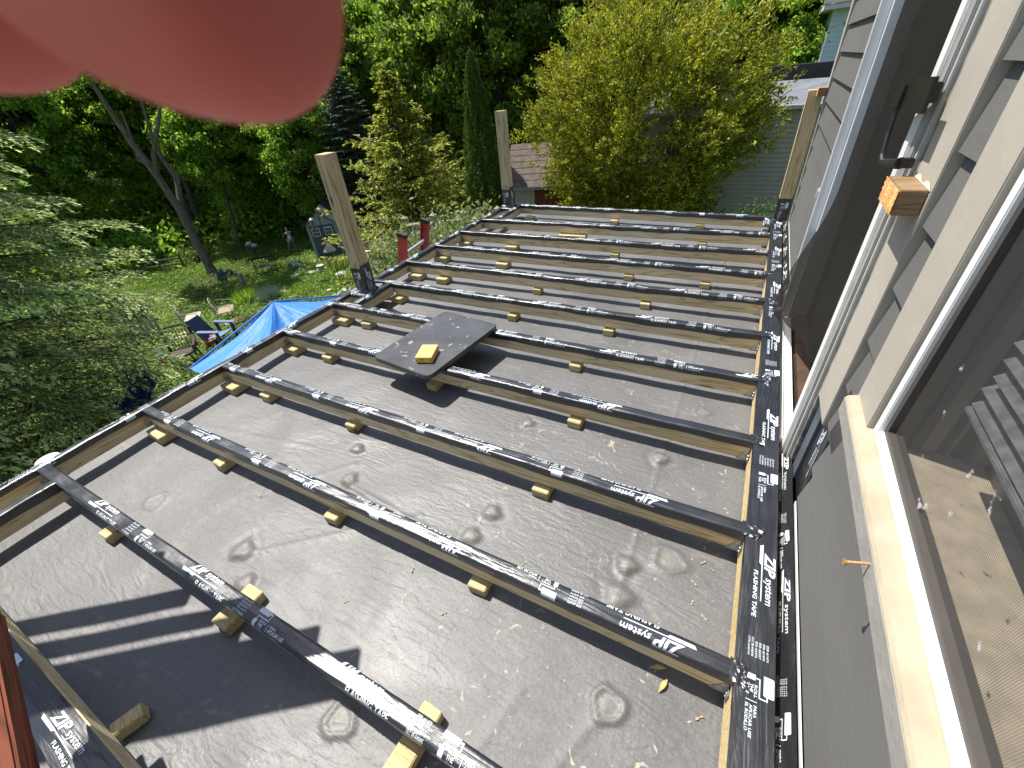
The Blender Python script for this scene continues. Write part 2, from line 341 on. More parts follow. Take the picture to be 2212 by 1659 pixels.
for a in (("ZIP", -.002, .074, .0005, .0270, .35, .035), ("system", .075, .155, -.0005, .0190, .18, .012), ("FLASHING TAPE", .062, .196, -.0235, -.0135, .12, .02)):
    DLOGO.add(*_font_part(*a))
for i, tx in enumerate(("ESR #1473", "ESR #1474", "ESR #2227", "ESR #3373", "ULC ER-R40695", "CCMC #14019-R")):
    DTEXT.add(*_font_part(tx, .255 - (.008 if i > 3 else 0), .293, .0165 - i * .0078 - .0048, .0165 - i * .0078, .05, .01))
quad(DROLL, [(.326, .0085), (.366, .0085), (.368, .011), (.368, .027), (.366, .029), (.328, .029), (.326, .027)])
for q in ([(.368, .017), (.377, .017), (.377, -.0005), (.3745, -.0005), (.3745, .0145), (.368, .0145)], [(.338, .002), (.3745, .002), (.3745, -.0005), (.338, -.0005)], [(.336, .002), (.3385, .002), (.3385, -.008), (.336, -.008)], [(.331, -.008), (.343, -.008), (.343, -.026), (.331, -.026)]):
    quad(DROLL, q)
for tx, u0, u1, v1 in (("ROLL", .352, .379, -.0035), ("THE", .352, .370, -.0115), ("TAPE", .352, .376, -.0195), ("PARA", .394, .418, -.0035), ("APLICAR USE", .394, .458, -.0115), ("EL RODILLO", .394, .448, -.0195)):
    DROLL.add(*_font_part(tx, u0, u1, v1 - .006, v1, .08, .02))
quad(DROLL, [(.386, -.0035), (.3875, -.0035), (.3875, -.0255), (.386, -.0255)])
for d_ in (DLOGO, DTEXT, DROLL): DEC.add(d_.v, d_.f)
PN = {id(DLOGO): 'printed_logo', id(DTEXT): 'printed_code', id(DROLL): 'printed_roller_sign'}
def decal_mesh(us, cuts=(), umin=-9, umax=9, scale=1.0, src=None):
    """repeat the print at positions us along the tape, cut at fold lines; returns verts (u,v) and faces"""
    src = src or DEC
    bm = bmesh.new()
    for u0 in us:
        vs = [bm.verts.new((u0 + v[0] * scale, v[1] * scale, 0)) for v in src.v]
        for f in src.f:
            try: bm.faces.new([vs[i] for i in f])
            except ValueError: pass
    for c in cuts:
        bmesh.ops.bisect_plane(bm, geom=list(bm.verts) + list(bm.edges) + list(bm.faces), plane_co=(0, c, 0), plane_no=(0, 1, 0))
    for lim, no in ((umin, -1), (umax, 1)):
        bmesh.ops.bisect_plane(bm, geom=list(bm.verts) + list(bm.edges) + list(bm.faces), plane_co=(lim, 0, 0), plane_no=(no, 0, 0), clear_outer=True)
    bm.verts.index_update()
    V = [v.co.copy() for v in bm.verts]; F = [[v.index for v in f.verts] for f in bm.faces]; bm.free()
    return V, F
def prof(s, hw, r=.005, lift=0.0):
    """wrap across the board: s=arc length from the centre of the top -> (lateral, height)"""
    sg = 1 if s >= 0 else -1; a = abs(s); f = hw - r
    if a <= f: y, z, ny, nz = a, 0.0, 0, 1
    elif a <= f + r * PI / 2:
        th = (a - f) / r; y, z, ny, nz = f + r * math.sin(th), -r + r * math.cos(th), math.sin(th), math.cos(th)
    else: y, z, ny, nz = hw, -r - (a - f - r * PI / 2), 1, 0
    return sg * (y + ny * lift), z + nz * lift
def tape_strip(parent, L, hw, w=.0475, seed=0, rev=False, starts=(), zoff=.0032, side_l=None, side_r=None, src=None, name='flashing_tape', label=None):
    """tape along local +X from 0..L, wrapped over a board of half width hw whose top is z=0; returns tape object"""
    rs = random.Random(seed); ph = [rs.uniform(0, 6) for _ in range(6)]
    wl = side_l if side_l is not None else w; wr = side_r if side_r is not None else w
    def wob(u): return .0012 * math.sin(u * 5 + ph[0]) * math.sin(u * 13 + ph[1]) + .0008 * math.sin(u * 31 + ph[2])
    def edge(u, k): return .004 * math.sin(u * 4 + ph[3 + k]) + .0025 * math.sin(u * 17 + ph[4])
    nu = max(8, int(L / .03)); ss = [-1, -.85, -.7] ; mb = MB()
    def sec(u):
        a, b_ = -(wr + edge(u, 0)), wl + edge(u, 1); f = hw - .005
        row = [a, (a - f) / 2 - .003] + [-(f + .005 * PI / 2 * k / 3) for k in (3, 2, 1, 0)] + [-f * .5, 0, f * .5] + [f + .005 * PI / 2 * k / 3 for k in (0, 1, 2, 3)] + [(b_ + f) / 2 + .003, b_]
        return row
    rows = []
    for i in range(nu + 1):
        u = L * i / nu; r_ = []
        for j, s in enumerate(sec(u)):
            y, z = prof(s, hw, lift=zoff)
            crk = .0009 * math.sin(u * 47 + j * 1.9 + ph[5]) * math.sin(u * 7 + ph[0])
            if abs(y) > hw: y += abs(crk) * (1 if y > 0 else -1)
            r_.append((u, y, z + wob(u) + (crk if abs(y) < hw * .6 else 0)))
        rows.append(r_)
    ns = len(rows[0]); vs = [p for r_ in rows for p in r_]
    fs = [(i * ns + j, (i + 1) * ns + j, (i + 1) * ns + j + 1, i * ns + j + 1) for i in range(nu) for j in range(ns - 1)]
    mb.add(vs, fs); tp = mb.build(name, M_TAPE, parent, True)
    if label: tp['label'] = label
    if starts:
        f = hw - .005; cuts = [s * c for s in (-1, 1) for c in (f, f + .0026, f + .0052, f + .00785)]
        for st_ in starts:
          for sr in ((src,) if src else (DLOGO, DTEXT, DROLL)):
            V, F = decal_mesh([st_], cuts, .004 if not rev else -L + .004, L - .004 if not rev else -.004, src=sr)
            if not F: continue
            out = []
            for v in V:
                u, s = v.x, v.y
                if rev: u, s = -v.x, -v.y
                s = max(-(wr - .001), min(wl - .001, s))
                y, z = prof(s, hw, lift=zoff + .0014)
                out.append((u, y, z + wob(u)))
            MB().add(out, F).build(PN[id(sr)] if sr is not None and id(sr) in PN else 'printed_lettering', M_PRINT, tp)
    return tp
def lumber(name, x0, x1, w, h, mat, parent, bev=.003, label=None):
    o = MB().box(x0, x1, -w / 2, w / 2, -h, 0, bev=bev).build(name, mat, parent)
    if label: o['label'] = label
    return o
S = .4064
JY = {k: (10 - k) * S for k in range(1, 11)}; JX0 = -2.58
ORD = ['nearest', 'second', 'third', 'fourth', 'fifth', 'sixth', 'seventh', 'eighth', 'ninth', 'tenth']
ZST = {10: [-2.12, -1.495, -.87, -.245], 9: [-2.011, -1.366, -.741, -.111], 8: [-2.132, -1.481, -.857, -.253], 7: [-2.475, -1.80, -1.141, -.51], 6: [-2.50, -1.956, -1.332, -.68, -.065], 5: [-2.45, -1.847, -1.238, -.603], 4: [-2.4, -1.758, -1.109, -.491], 3: [-2.27, -1.65, -1.02, -.401], 2: [-2.04, -1.41, -.786, -.14], 1: [-2.3, -1.67, -1.04, -.41]}
def hanger(parent, x, side, name='joist_hanger'):
    """folded steel joist hanger at local x; side=+1 flange at the house end"""
    b = MB(); s = side
    xa, xb = (x - .038, x) if s > 0 else (x, x + .038)
    for q in (-1, 1):
        y = q * .0195
        # cheek with a cut top corner
        p = [(xa if s > 0 else xb, y, -.0895), (x, y, -.0895), (x, y, -.042), (x - s * .012, y, -.042)]
        p2 = [(a_, y + q * .0015, c_) for a_, _, c_ in p]
        b.add(p + p2, [(0, 1, 2, 3), (7, 6, 5, 4), (0, 4, 5, 1), (1, 5, 6, 2), (2, 6, 7, 3), (3, 7, 4, 0)])
        b.box(x - .0025, x - .001, min(y, y + q * .022), max(y, y + q * .022), -.088, -.046) if s > 0 else b.box(x + .001, x + .0025, min(y, y + q * .022), max(y, y + q * .022), -.088, -.046)
        for zz in (-.058, -.074):
            b.lathe([(.0001, .0), (.0045, .0), (.0035, .002), (.0001, .0022)], n=8, M=Matrix.Translation((x - s * .003, y + q * .012, zz)) @ Matrix.Rotation(-s * PI / 2, 4, 'Y'))
        b.lathe([(.0001, 0), (.004, 0), (.003, .002), (.0001, .0022)], n=8, M=Matrix.Translation((x - s * .012, y + q * .0018, -.07)) @ Matrix.Rotation(-q * PI / 2, 4, 'X'))
    b.box(xa, xb, -.021, .021, -.0912, -.0897)
    return b.build(name, M_GALV, parent)
def curl(parent, seed, x):
    """loose crumpled tape end lapping the ledger"""
    rs = random.Random(seed); W = .05; L = .045
    ph = [rs.uniform(0, 6) for _ in range(5)]; sk = rs.uniform(-.012, .012); up = rs.uniform(.002, .006)
    def fn(u, v):
        xx = x + u * (L + .012 * math.sin(v * 3 + ph[4])); yy = (v - .5) * W + sk * u
        zz = .0036 + up * u * abs(math.sin(v * 6 + ph[0])) + .0030 * u * math.sin(u * 14 + v * 5 + ph[1]) * math.sin(v * 11 + ph[2])
        edge = abs(v - .5) * 2
        if u < .25: zz -= (edge ** 3) * .02 * (1 - u * 4)
        return (xx, yy, max(zz, .0028 if xx > 0 else -.02))
    return MB().grid(fn, 14, 14).build('tape_end', M_TAPE, parent, True)
FL = {10: 0, 9: 1, 8: 1, 7: 1}
for k in range(1, 11):
    nm = ORD[10 - k]
    t = thing('deck_joist', '%s black-taped joist counted from the camera, %s' % (nm, {0: 'crossing the striped shadows', 1: 'its side bare pine'}.get(0 if k == 10 else 1)) if k not in (7, 6, 1) else
              {7: 'fourth black-taped joist counted from the camera, under the front edge of the black board', 6: 'fifth black-taped joist counted from the camera, under the back of the black board', 1: 'farthest black-taped joist, last one before the taped end board'}[k],
              'joist', (JX0, JY[k], 0), 0, 'taped joists of the deck frame')
    xl = 0.0
    if k == 5: xl = .19
    L = -JX0 - .001
    lumber('board', xl, L, .038, .089, M_PT, t)
    st = [a - JX0 for a in ZST[k]]
    if FL.get(k): st = [-a for a in st]
    tape_strip(t, L, .0192, seed=k, rev=bool(FL.get(k)), starts=st)
    hanger(t, L - .0005, 1)
    if k != 5: hanger(t, .0008, -1)
    curl(t, 40 + k, L - .012)
# ledger along the house
t = thing('ledger_board', 'long pale ledger board along the house wall under wide black lettered tape', 'board', (.0385, 4.10, 0), -PI / 2)
lumber('board', 0, 5.2, .077, .110, M_LED, t, bev=.002)
# tape only on top: flat, reading toward the camera
us = []
z0 = .744
zs = [z0 + .645 * i for i in range(-2, 6)]
b = MB(); NU = 160
def fn(u, v):
    x = u * 5.2; y = (v - .5) * .0805
    return (x, y, .0022 + .0006 * math.sin(x * 9) * math.sin(v * 5 + x * 3) + .0005 * math.sin(x * 37 + v * 9))
lt = b.grid(fn, NU, 8).build('flashing_tape', M_TAPE, t, True)
b = MB(); b.grid(lambda u, v: (u * 5.2, -.0405 - .0015 * math.sin(u * 40) * v, .0022 - v * .018), 120, 2); b.build('tape_fold', M_TAPE, t, True)
for zz in zs:
    for sr in (DLOGO, DTEXT, DROLL):
        V, F = decal_mesh([4.10 - zz], [], 0.12, 5.19, src=sr)
        if F: MB().add([(v.x, v.y + .009, .0038) for v in V], F).build(PN[id(sr)], M_PRINT, lt)
# rim board on the outer side
t = thing('rim_board', 'long outer rim board on the garden side with black tape along its top', 'board', (-2.60, 4.19, 0), -PI / 2)
lumber('board', 0, 5.3, .038, .089, M_PT, t)
tape_strip(t, 5.3, .0192, w=.05, seed=31, starts=[.35 + .632 * i for i in range(0, 8)], side_l=.045, side_r=.062)
# far end board
t = thing('end_board', 'far end board of the deck frame between the two far posts, black taped', 'board', (-2.5, 4.24, 0), -.045)
lumber('board', 0, 2.49, .038, .089, M_PT, t)
tape_strip(t, 2.49, .0192, w=.05, seed=32, rev=True, starts=[-2.3, -1.7, -1.1, -.5])
# near end board with its wide loose tape
t = thing('end_board', 'near end board of the deck frame beside the red cedar rail, wide loose tape', 'board', (-2.58, -.362, 0), 0)
lumber('board', 0, 2.57, .040, .089, M_PT, t)
NE = []
def loose(x, v, lift=0.0):
    # v: 0 = house-side edge at the top of the board, 1 = free outer edge
    fl = .5 + .5 * math.tanh((x - 1.32) * 9)
    y = .018 - v * (.070 + .022 * fl)
    z = .0035 + v * v * .012 * fl - .016 * max(0, v - .58) * (1 - fl) + .003 * abs(math.sin(x * 11 + v * 3)) * v + .0018 * math.sin(x * 60 + v * 7) * fl * math.sin(v * PI)
    return (x, y, z + lift)
lt = MB().grid(lambda u, v: loose(u * 2.57, v), 150, 14).build('flashing_tape', M_TAPE, t, True)
for st_ in (.56, 1.165, 1.80):
    for sr in (DLOGO, DTEXT, DROLL):
        V, F = decal_mesh([st_], [-.03 + .005 * i for i in range(12)], .01, 2.55, src=sr)
        if F: MB().add([loose(v.x, .5 - v.y / .085, .0018) for v in V], F).build(PN[id(sr)], M_PRINT, lt)
# second rim piece beside the near-left corner
t = thing('blocking_board', 'doubled inner rim piece left of the nearest joist, black taped', 'board', (-2.42, -.02, 0), -PI / 2)
lumber('board', 0, .34, .038, .089, M_PT, t); tape_strip(t, .34, .0192, w=.05, seed=35, starts=())
# post bays
t = thing('blocking_board', 'inner taped blocking board between two joists beside the middle post', 'board', (-2.42, 2.012, 0), -PI / 2)
lumber('board', 0, .365, .038, .089, M_PT, t); tape_strip(t, .365, .0192, w=.045, seed=36, starts=[.2])
t = thing('blocking_board', 'short taped cross block in front of the middle post', 'board', (-2.579, 1.795, 0), 0)
lumber('board', 0, .138, .038, .089, M_PT, t); tape_strip(t, .138, .0192, w=.045, seed=37, starts=(-.33,))
t = thing('blocking_board', 'short taped cross block behind the middle post', 'board', (-2.579, 1.955, 0), 0)
lumber('board', 0, .138, .038, .089, M_PT, t); tape_strip(t, .138, .0192, w=.045, seed=38, starts=(-.0,))
t = thing('blocking_board', 'inner taped blocking board beside the far corner post', 'board', (-2.44, 4.21, 0), -PI / 2)
lumber('board', 0, .52, .038, .089, M_PT, t); tape_strip(t, .52, .0192, w=.045, seed=39, starts=[.1])
t = thing('blocking_board', 'short taped cross block at the foot of the far corner post', 'board', (-2.579, 4.08, 0), 0)
lumber('board', 0, .118, .038, .089, M_PT, t); tape_strip(t, .118, .0192, w=.045, seed=43, starts=(-.1,))
t = thing('blocking_board', 'short taped block joining far end board and ledger', 'board', (-.035, 4.10, 0), -PI / 2)
lumber('board', 0, .38, .038, .089, M_PT, t); tape_strip(t, .38, .0192, w=.045, seed=44, starts=[.05])
# posts
def post(x, y, top, label, seed, w=.092, sleeve=.17, step=.02, rz=0):
    t = thing('wooden_post', label, 'post', (x, y, 0), rz, 'pine posts of the deck frame')
    MB().box(-w / 2, w / 2, -w / 2, w / 2, -.085, top, bev=.003).build('shaft', M_PTP, t)
    o = w / 2 + .0018; b = MB()
    hs = [sleeve, sleeve, sleeve + step, sleeve + step]
    P = [(-o, -o), (o, -o), (o, o), (-o, o)]; vs = []
    for i in range(4):
        a, c = P[i], P[(i + 1) % 4]
        h0 = sleeve + (step if i == 1 else 0)
        b.grid(lambda u, v: (a[0] + (c[0] - a[0]) * u, a[1] + (c[1] - a[1]) * u, .003 + (h0 - .003) * v), 1, 1)
    # flared skirt onto the frame
    for i in range(4):
        a, c = P[i], P[(i + 1) % 4]
        b.grid(lambda u, v: ((a[0] + (c[0] - a[0]) * u) * (1 + .25 * v), (a[1] + (c[1] - a[1]) * u) * (1 + .25 * v), .012 - .0075 * v + .002 * math.sin(u * 9 + i)), 6, 2)
    sl = b.build('tape_sleeve', M_TAPE, t)
    # print on the sleeve: front (-y) and right (+x) faces, running vertically
    for face, src, st in ((0, DROLL, [-.30]), (1, DLOGO, [.03]), (1, DTEXT, [-.115])):
        V, F = decal_mesh(st, [], .004, sleeve - .004 + (step if face else 0), src=src)
        if not F: continue
        # u runs downwards
        out = []
        for v in V:
            zz = (sleeve - .002) - v.x
            out.append((v.y, -o - .0012, zz) if face == 0 else (o + .0012, v.y, zz + (.01 if src is DTEXT else 0)))
        MB().add(out, F).build('printed_lettering', M_PRINT, sl)
    return t
post(-2.515, 1.875, .868, 'middle pine post standing clear at the garden-side rim, its foot wrapped in black tape', 1)
post(-2.562, 4.195, .885, 'far corner pine post in front of the red shed, foot wrapped in black tape', 2)
post(.060, 4.060, .885, 'far pine post touching the corner of the grey house wall', 3)

# ------------------------------------------------------------------ spacer blocks on the membrane
BL = [(10, -2.06, -.033, .06, .12), (10, -1.329, -.005, .07, .15), (10, -.633, -.035, .055, .19), (9, -2.50, .345, .13, .11), (9, -1.997, .352, .065, .09), (9, -1.313, .352, .06, .085), (9, -.687, .352, .06, .085),
      (8, -2.525, .76, .12, .11), (8, -2.244, .765, .075, .09), (8, -1.623, .765, .06, .09), (8, -.657, .765, .065, .10), (7, -2.535, 1.168, .12, .10), (7, -2.219, 1.175, .075, .09), (7, -1.448, 1.172, .06, .10), (7, -.674, 1.172, .06, .085),
      (6, -2.52, 1.58, .13, .10), (6, -2.294, 1.575, .08, .10), (6, -.824, 1.58, .06, .09), (5, -2.352, 1.985, .10, .09), (5, -1.399, 1.985, .06, .09), (5, -.768, 1.985, .06, .09),
      (4, -2.50, 2.42, .13, .10), (4, -2.23, 2.40, .10, .12), (4, -1.413, 2.39, .06, .09), (4, -.65, 2.39, .06, .09), (3, -2.53, 2.80, .13, .12), (3, -1.909, 2.79, .11, .10), (3, -.864, 2.80, .065, .09), (3, -.345, 2.80, .06, .085),
      (2, -2.54, 3.21, .12, .10), (2, -2.03, 3.20, .11, .10), (2, -1.084, 3.21, .07, .09), (1, -1.598, 3.60, .26, .06), (1, -.468, 3.60, .07, .09), (0, -2.28, 4.10, .10, .09), (0, -1.35, 4.10, .07, .09), (0, -.55, 4.10, .07, .09)]
cnt = {}; FS = .80
POSW = {0: 'nearest the garden-side rim', 1: 'second from the rim', 2: 'third from the rim', 3: 'fourth from the rim'}
for i, (k, x, y, wx, wy) in enumerate(BL):
    c = cnt.get(k, 0); cnt[k] = c + 1
    lab = 'cut pine block under the %s, %s' % ((ORD[10 - k] + ' joist from the camera') if k else 'far end board', POSW[c])
    zt = -.0905 if not (k in (9, 7) and c == 0) else -.0905
    mz = membrane_z(x, y)
    z1 = -.0915; z0 = mz + .001
    ln = wy
    # the long way runs across the joist; shift so it shows on the camera side
    M = Matrix.Translation((x, y + .005 - ln * .12, 0)) @ Matrix.Rotation(random.uniform(-.08, .08), 4, 'Z')
    fy = (JY[k] if k else 4.16) - .019
    pr = {(10, 2): .080, (10, 1): .045, (10, 0): .038}.get((k, c), random.uniform(.028, .040) + (.018 if wx > .09 else 0))
    bk = {0: .008, 1: .045, 2: .04}[c] if k == 10 else .0
    y0_ = fy - pr; y1_ = fy + .038 + bk
    o = MB().box(-wx / 2, wx / 2, -(y1_ - y0_) / 2, (y1_ - y0_) / 2, 0, z1 - z0, bev=.0025).build('spacer_block', M_BLK, None)
    o.location = (x, (y0_ + y1_) / 2, z0); o.rotation_euler = (0, 0, random.uniform(-.07, .07))
    props(o, lab, 'wood block', 'pine spacer blocks under the deck frame')
o = MB().box(-.020, .020, -.035, .035, 0, .036, bev=.003).build('spacer_block', M_BLK, None); o.location = (-1.328, -.312, -.128); o.rotation_euler = (0, 0, -.35)
props(o, 'grooved pine block sticking out from the near end board into the shade', 'wood block')
for (x, y, a, l) in ((-2.33, 2.22, .3, .12), (-2.22, 2.20, -.2, .05)):
    o = MB().box(-l / 2, l / 2, -.022, .022, 0, .012, bev=.001).build('wood_offcut', M_BLK, None); o.location = (x, y, -.128); o.rotation_euler = (0, 0, a)
    props(o, 'thin %s pale pine offcut lying behind the middle post bay' % ('longer' if l > .1 else 'tiny'), 'offcut')

# ------------------------------------------------------------------ black board and wood block on the joists
def rounded_slab(x, y, r, th, n=6):
    P = []
    for cx, cy, a0 in ((x / 2 - r, y / 2 - r, 0), (-x / 2 + r, y / 2 - r, 90), (-x / 2 + r, -y / 2 + r, 180), (x / 2 - r, -y / 2 + r, 270)):
        for i in range(n + 1):
            a = math.radians(a0 + 90 * i / n); P.append((cx + r * math.cos(a), cy + r * math.sin(a)))
    N = len(P); vs = []; fs = []
    e = .003
    for (s, z) in ((1, 0), (1, th - e), (.985, th), (0, th)): pass
    rings = [(.0, 0), (.0, th - e), (e, th)]
    for ins, z in rings:
        for px, py in P:
            l = math.hypot(px, py); vs.append((px - px / l * ins, py - py / l * ins, z))
    for k in range(2):
        for i in range(N): fs.append((k * N + i, k * N + (i + 1) % N, (k + 1) * N + (i + 1) % N, (k + 1) * N + i))
    fs.append(tuple(range(N))[::-1]); fs.append(tuple(2 * N + i for i in range(N)))
    return MB().add(vs, fs)
def board_mat():
    m, n, b = newmat('scuffed black board'); b.inputs['Roughness'].default_value = .38
    tc = n.nodes.new('ShaderNodeTexCoord')
    t = n.nodes.new('ShaderNodeTexNoise'); t.inputs['Scale'].default_value = 5; t.inputs['Detail'].default_value = 6; n.links.new(tc.outputs['Object'], t.inputs['Vector'])
    r = n.nodes.new('ShaderNodeValToRGB'); r.color_ramp.elements[0].color = (.040, .041, .045, 1); r.color_ramp.elements[1].color = (.085, .086, .090, 1); r.color_ramp.elements[0].position = .3; r.color_ramp.elements[1].position = .7; n.links.new(t.outputs[0], r.inputs[0])
    t2 = n.nodes.new('ShaderNodeTexNoise'); t2.inputs['Scale'].default_value = 16; t2.inputs['Detail'].default_value = 8; t2.inputs['Distortion'].default_value = 1.5; n.links.new(tc.outputs['Object'], t2.inputs['Vector'])
    r2 = n.nodes.new('ShaderNodeValToRGB'); r2.color_ramp.elements[0].position = .635; r2.color_ramp.elements[1].position = .71; n.links.new(t2.outputs[0], r2.inputs[0])
    x = n.nodes.new('ShaderNodeMix'); x.data_type = 'RGBA'; x.inputs['B'].default_value = (.40, .39, .37, 1)
    n.links.new(r2.outputs[0], x.inputs['Factor']); n.links.new(r.outputs[0], x.inputs['A']); n.links.new(x.outputs['Result'], b.inputs['Base Color'])
    bu = n.nodes.new('ShaderNodeBump'); bu.inputs['Strength'].default_value = .3; bu.inputs['Distance'].default_value = .004; n.links.new(t2.outputs[0], bu.inputs['Height']); n.links.new(bu.outputs[0], b.inputs['Normal'])
    return m
# corners measured: near-left (-1.776,1.169) near-right (-1.37,1.067) far-right (-1.315,1.655) far-left (-1.70,1.70)
o = rounded_slab(.405, .575, .035, .024).build('black_board', board_mat(), None)
o.location = (-1.540, 1.398, .0042); o.rotation_euler = (0, 0, -.125)
props(o, 'black paint-spattered board with rounded corners lying across two joists', 'board')
t = thing('wood_block', 'small golden wood block with a yellow sticker lying on the black board', 'wood block', (-1.487, 1.238, .0285), .34)
MB().box(-.043, .043, -.062, .062, 0, .034, bev=.002).build('block', M_ORANGE if False else wood('golden pine', ((.80, .52, .20), (.66, .38, .12), (.95, .9, .85)), axis=1), t)
MB().add([(-.030, -.0632, .012), (.034, -.0632, .006), (.034, -.0632, .022), (-.034, -.0632, .031)], [(0, 1, 2, 3)]).build('sticker', plain('yellow sticker', (.75, .62, .05), .4, noise=.35, nscale=90), t)

# ------------------------------------------------------------------ seeds and litter on the membrane
rs = random.Random(5)
msd = plain('dry seed', (.46, .33, .20), .8, noise=.3, nscale=50)
def seed_mesh():
    vs = []; fs = []
    for i in range(10):
        a = 2 * PI * i / 10; vs.append((.006 * math.cos(a), .0035 * math.sin(a), .001 + .0008 * math.sin(3 * a)))
    vs.append((0, 0, .0024)); fs = [(i, (i + 1) % 10, 10) for i in range(10)]
    vs += [(.004, .0015, .001), (.016, .004, .003), (.019, .0, .002), (.015, -.002, .001)]; fs.append((11, 12, 13, 14))
    me = bpy.data.meshes.new('seed'); me.from_pydata(vs, [], fs); me.materials.append(msd); return me
sm = seed_mesh()
for (x, y) in [(-.10, .60), (-.11, .66), (-.07, .57), (-.06, .72), (-.085, .74), (-.05, .32), (-.09, .18), (-.07, .10), (-.36, .47), (-.50, .58), (-.60, .50), (-.75, .26), (-1.05, .16), (-1.30, .98), (-.80, 1.52), (-.45, 1.02), (-.30, 1.12), (-.55, 1.28), (-.25, 2.05), (-1.7, .33), (-.92, .33), (-.16, .42)]:
    o = bpy.data.objects.new('fallen_seed', sm); COL.objects.link(o); o.location = (x, y, -.1265); s = rs.uniform(.5, .85); o.scale = (s, s, s); o.rotation_euler = (0, 0, rs.uniform(0, 6))
    jj = int((4.06 - y) / S); props(o, 'tiny tan maple seed behind the %s joist%s' % (ORD[min(9, int(y / S))], ' next to the ledger' if x > -.2 else ' far from the ledger' if x < -.6 else ' some way from the ledger'), 'seed', 'dry seeds scattered on the roof')
for i, (x, y, a) in enumerate(((-.155, .385, .4), (-.135, .352, 1.2))):
    me = MB().grid(lambda u, v: ((u - .5) * .04, (v - .5) * .012 * math.sin(PI * min(max(u, .05), .95)), .004 + .006 * math.sin(PI * u)), 8, 3)
    o = me.build('dry_leaf', plain('dry leaf', (.55, .40, .14), .7, noise=.3, nscale=60), None, True); o.location = (x, y, -.126); o.rotation_euler = (0, 0, a)
    props(o, ['pale curled leaf scrap by the second joist end', 'brown curled leaf scrap next to the pale one by the second joist end'][i], 'leaf')

# ------------------------------------------------------------------ the house wall
H = thing('house', 'grey lap-sided house wall with beige trim along the right of the deck', 'building')
def laps(y0, y1, z0, z1, parent, name='siding'):
    b = MB(); zb = .034 - .132 * 3
    n0 = int(math.floor((z0 - zb) / .132)); k = n0
    while zb + k * .132 < z1:
        a = max(z0, zb + k * .132); c = min(z1, zb + (k + 1) * .132)
        fa = (a - (zb + k * .132)) / .132; fc = (c - (zb + k * .132)) / .132
        xa = .121 + .016 * fa; xc = .121 + .016 * fc      # butt proud at the bottom
        vs = [(xa, y0, a), (xa, y1, a), (xc, y1, c), (xc, y0, c), (.145, y0, a), (.145, y1, a)]
        b.add(vs, [(0, 3, 2, 1), (0, 1, 5, 4)])
        b.add([(xa, y0, a), (xc, y0, c), (.15, y0, c), (.15, y0, a)], [(0, 1, 2, 3)]); b.add([(xa, y1, a), (xc, y1, c), (.15, y1, c), (.15, y1, a)], [(3, 2, 1, 0)])
        k += 1
    return b.build(name, M_SIDE, parent)
laps(2.44, 3.93, .015, 3.0, H); laps(.875, 1.005, .30, 3.0, H); laps(-2.5, .96, .015, .448, H, 'siding')
MB().box(.150, .26, .705, 1.16, -.2, 3.0).box(.150, .26, 2.44, 3.98, -.2, 3.0).box(.150, .26, -2.5, .705, -.2, .47).box(.150, .26, 1.16, 2.44, 2.1, 3.0).build('sheathing', plain('sheathing', (.05, .05, .055), .7), H)
MB().box(.118, .26, 3.945, 4.045, .0, 3.0, bev=.002).build('corner_trim', M_TRIM, H)
MB().box(.262, 6, 4.0, 4.05, -4, 3.0).build('end_wall', M_SIDE, H)
MB().box(.1215, .1235, -2.5, .962, .000, .0145).box(.1215, .1235, 2.43, 4.0, .000, .0145).build('edge_strip', plain('white strip', (.75, .74, .72), .5, noise=.03), H)
# --- flashing tape between wall and ledger
def wfl(u, v):
    y = -2.4 + u * 6.4; x = .0835 + v * .034
    z = -.055 + v * .060 + .008 * math.sin(y * 9 + v * 3) * math.sin(v * PI) + .003 * math.sin(y * 41 + v * 8) * math.sin(v * PI)
    return (x, y, z)
FT = thing('wall_flashing_tape', 'crumpled black lettered tape strip between the ledger and the grey wall', 'tape')
MB().grid(lambda u, v: wfl(u * .5656, v), 160, 8).build('strip', M_TAPE, FT, True)
MB().grid(lambda u, v: wfl(.7547 + u * .2453, v), 70, 8).build('strip', M_TAPE, FT, True)

def onw(v):
    y = -v.x; q = .52 + v.y / .052 * .55; q = max(.03, min(.97, q)); p = wfl((y + 2.4) / 6.4, q); return (p[0] - .0012, p[1], p[2] + .0012)
for a_ in (4.0, 3.4, 2.95, 1.19, .70, .16, -.42):
    for sr in (DLOGO, DTEXT, DROLL):
        V, F = decal_mesh([-a_], [-.03 + .004 * i for i in range(15)], -3.99, 2.3 if a_ < 2 else -2.44, src=sr)
        if F: MB().add([onw(v) for v in V], F).build(PN[id(sr)], M_PRINT, FT)
MB().box(.0785, .150, -2.4, 4.0, -.20, -.075).build('backing', plain('black gap board', (.01, .01, .01), .9), FT)
# --- beige door casing, window casing
MB().box(.112, .150, 1.008, 1.158, .285, 3.0, bev=.002).build('door_casing', M_TRIM, H)
MB().box(.112, .150, .745, .872, .4505, 3.0, bev=.002).build('window_casing', M_TRIM, H)
# exposed wall patch under the door casing
MB().box(.128, .150, .962, 1.16, .0, .30).build('exposed_sheathing', M_TAPE, H)
MB().box(.120, .128, 1.075, 1.135, .0, .285).build('grey_spacer', plain('blue grey strip', (.085, .10, .12), .4, noise=.1), H)
V, F = decal_mesh([.02], [], .012, .19, scale=.9)
MB().add([(.1265, .985 + (.0235 + v.y) * .95, .285 - v.x) for v in V], F).build('printed_lettering', M_PRINT, H)
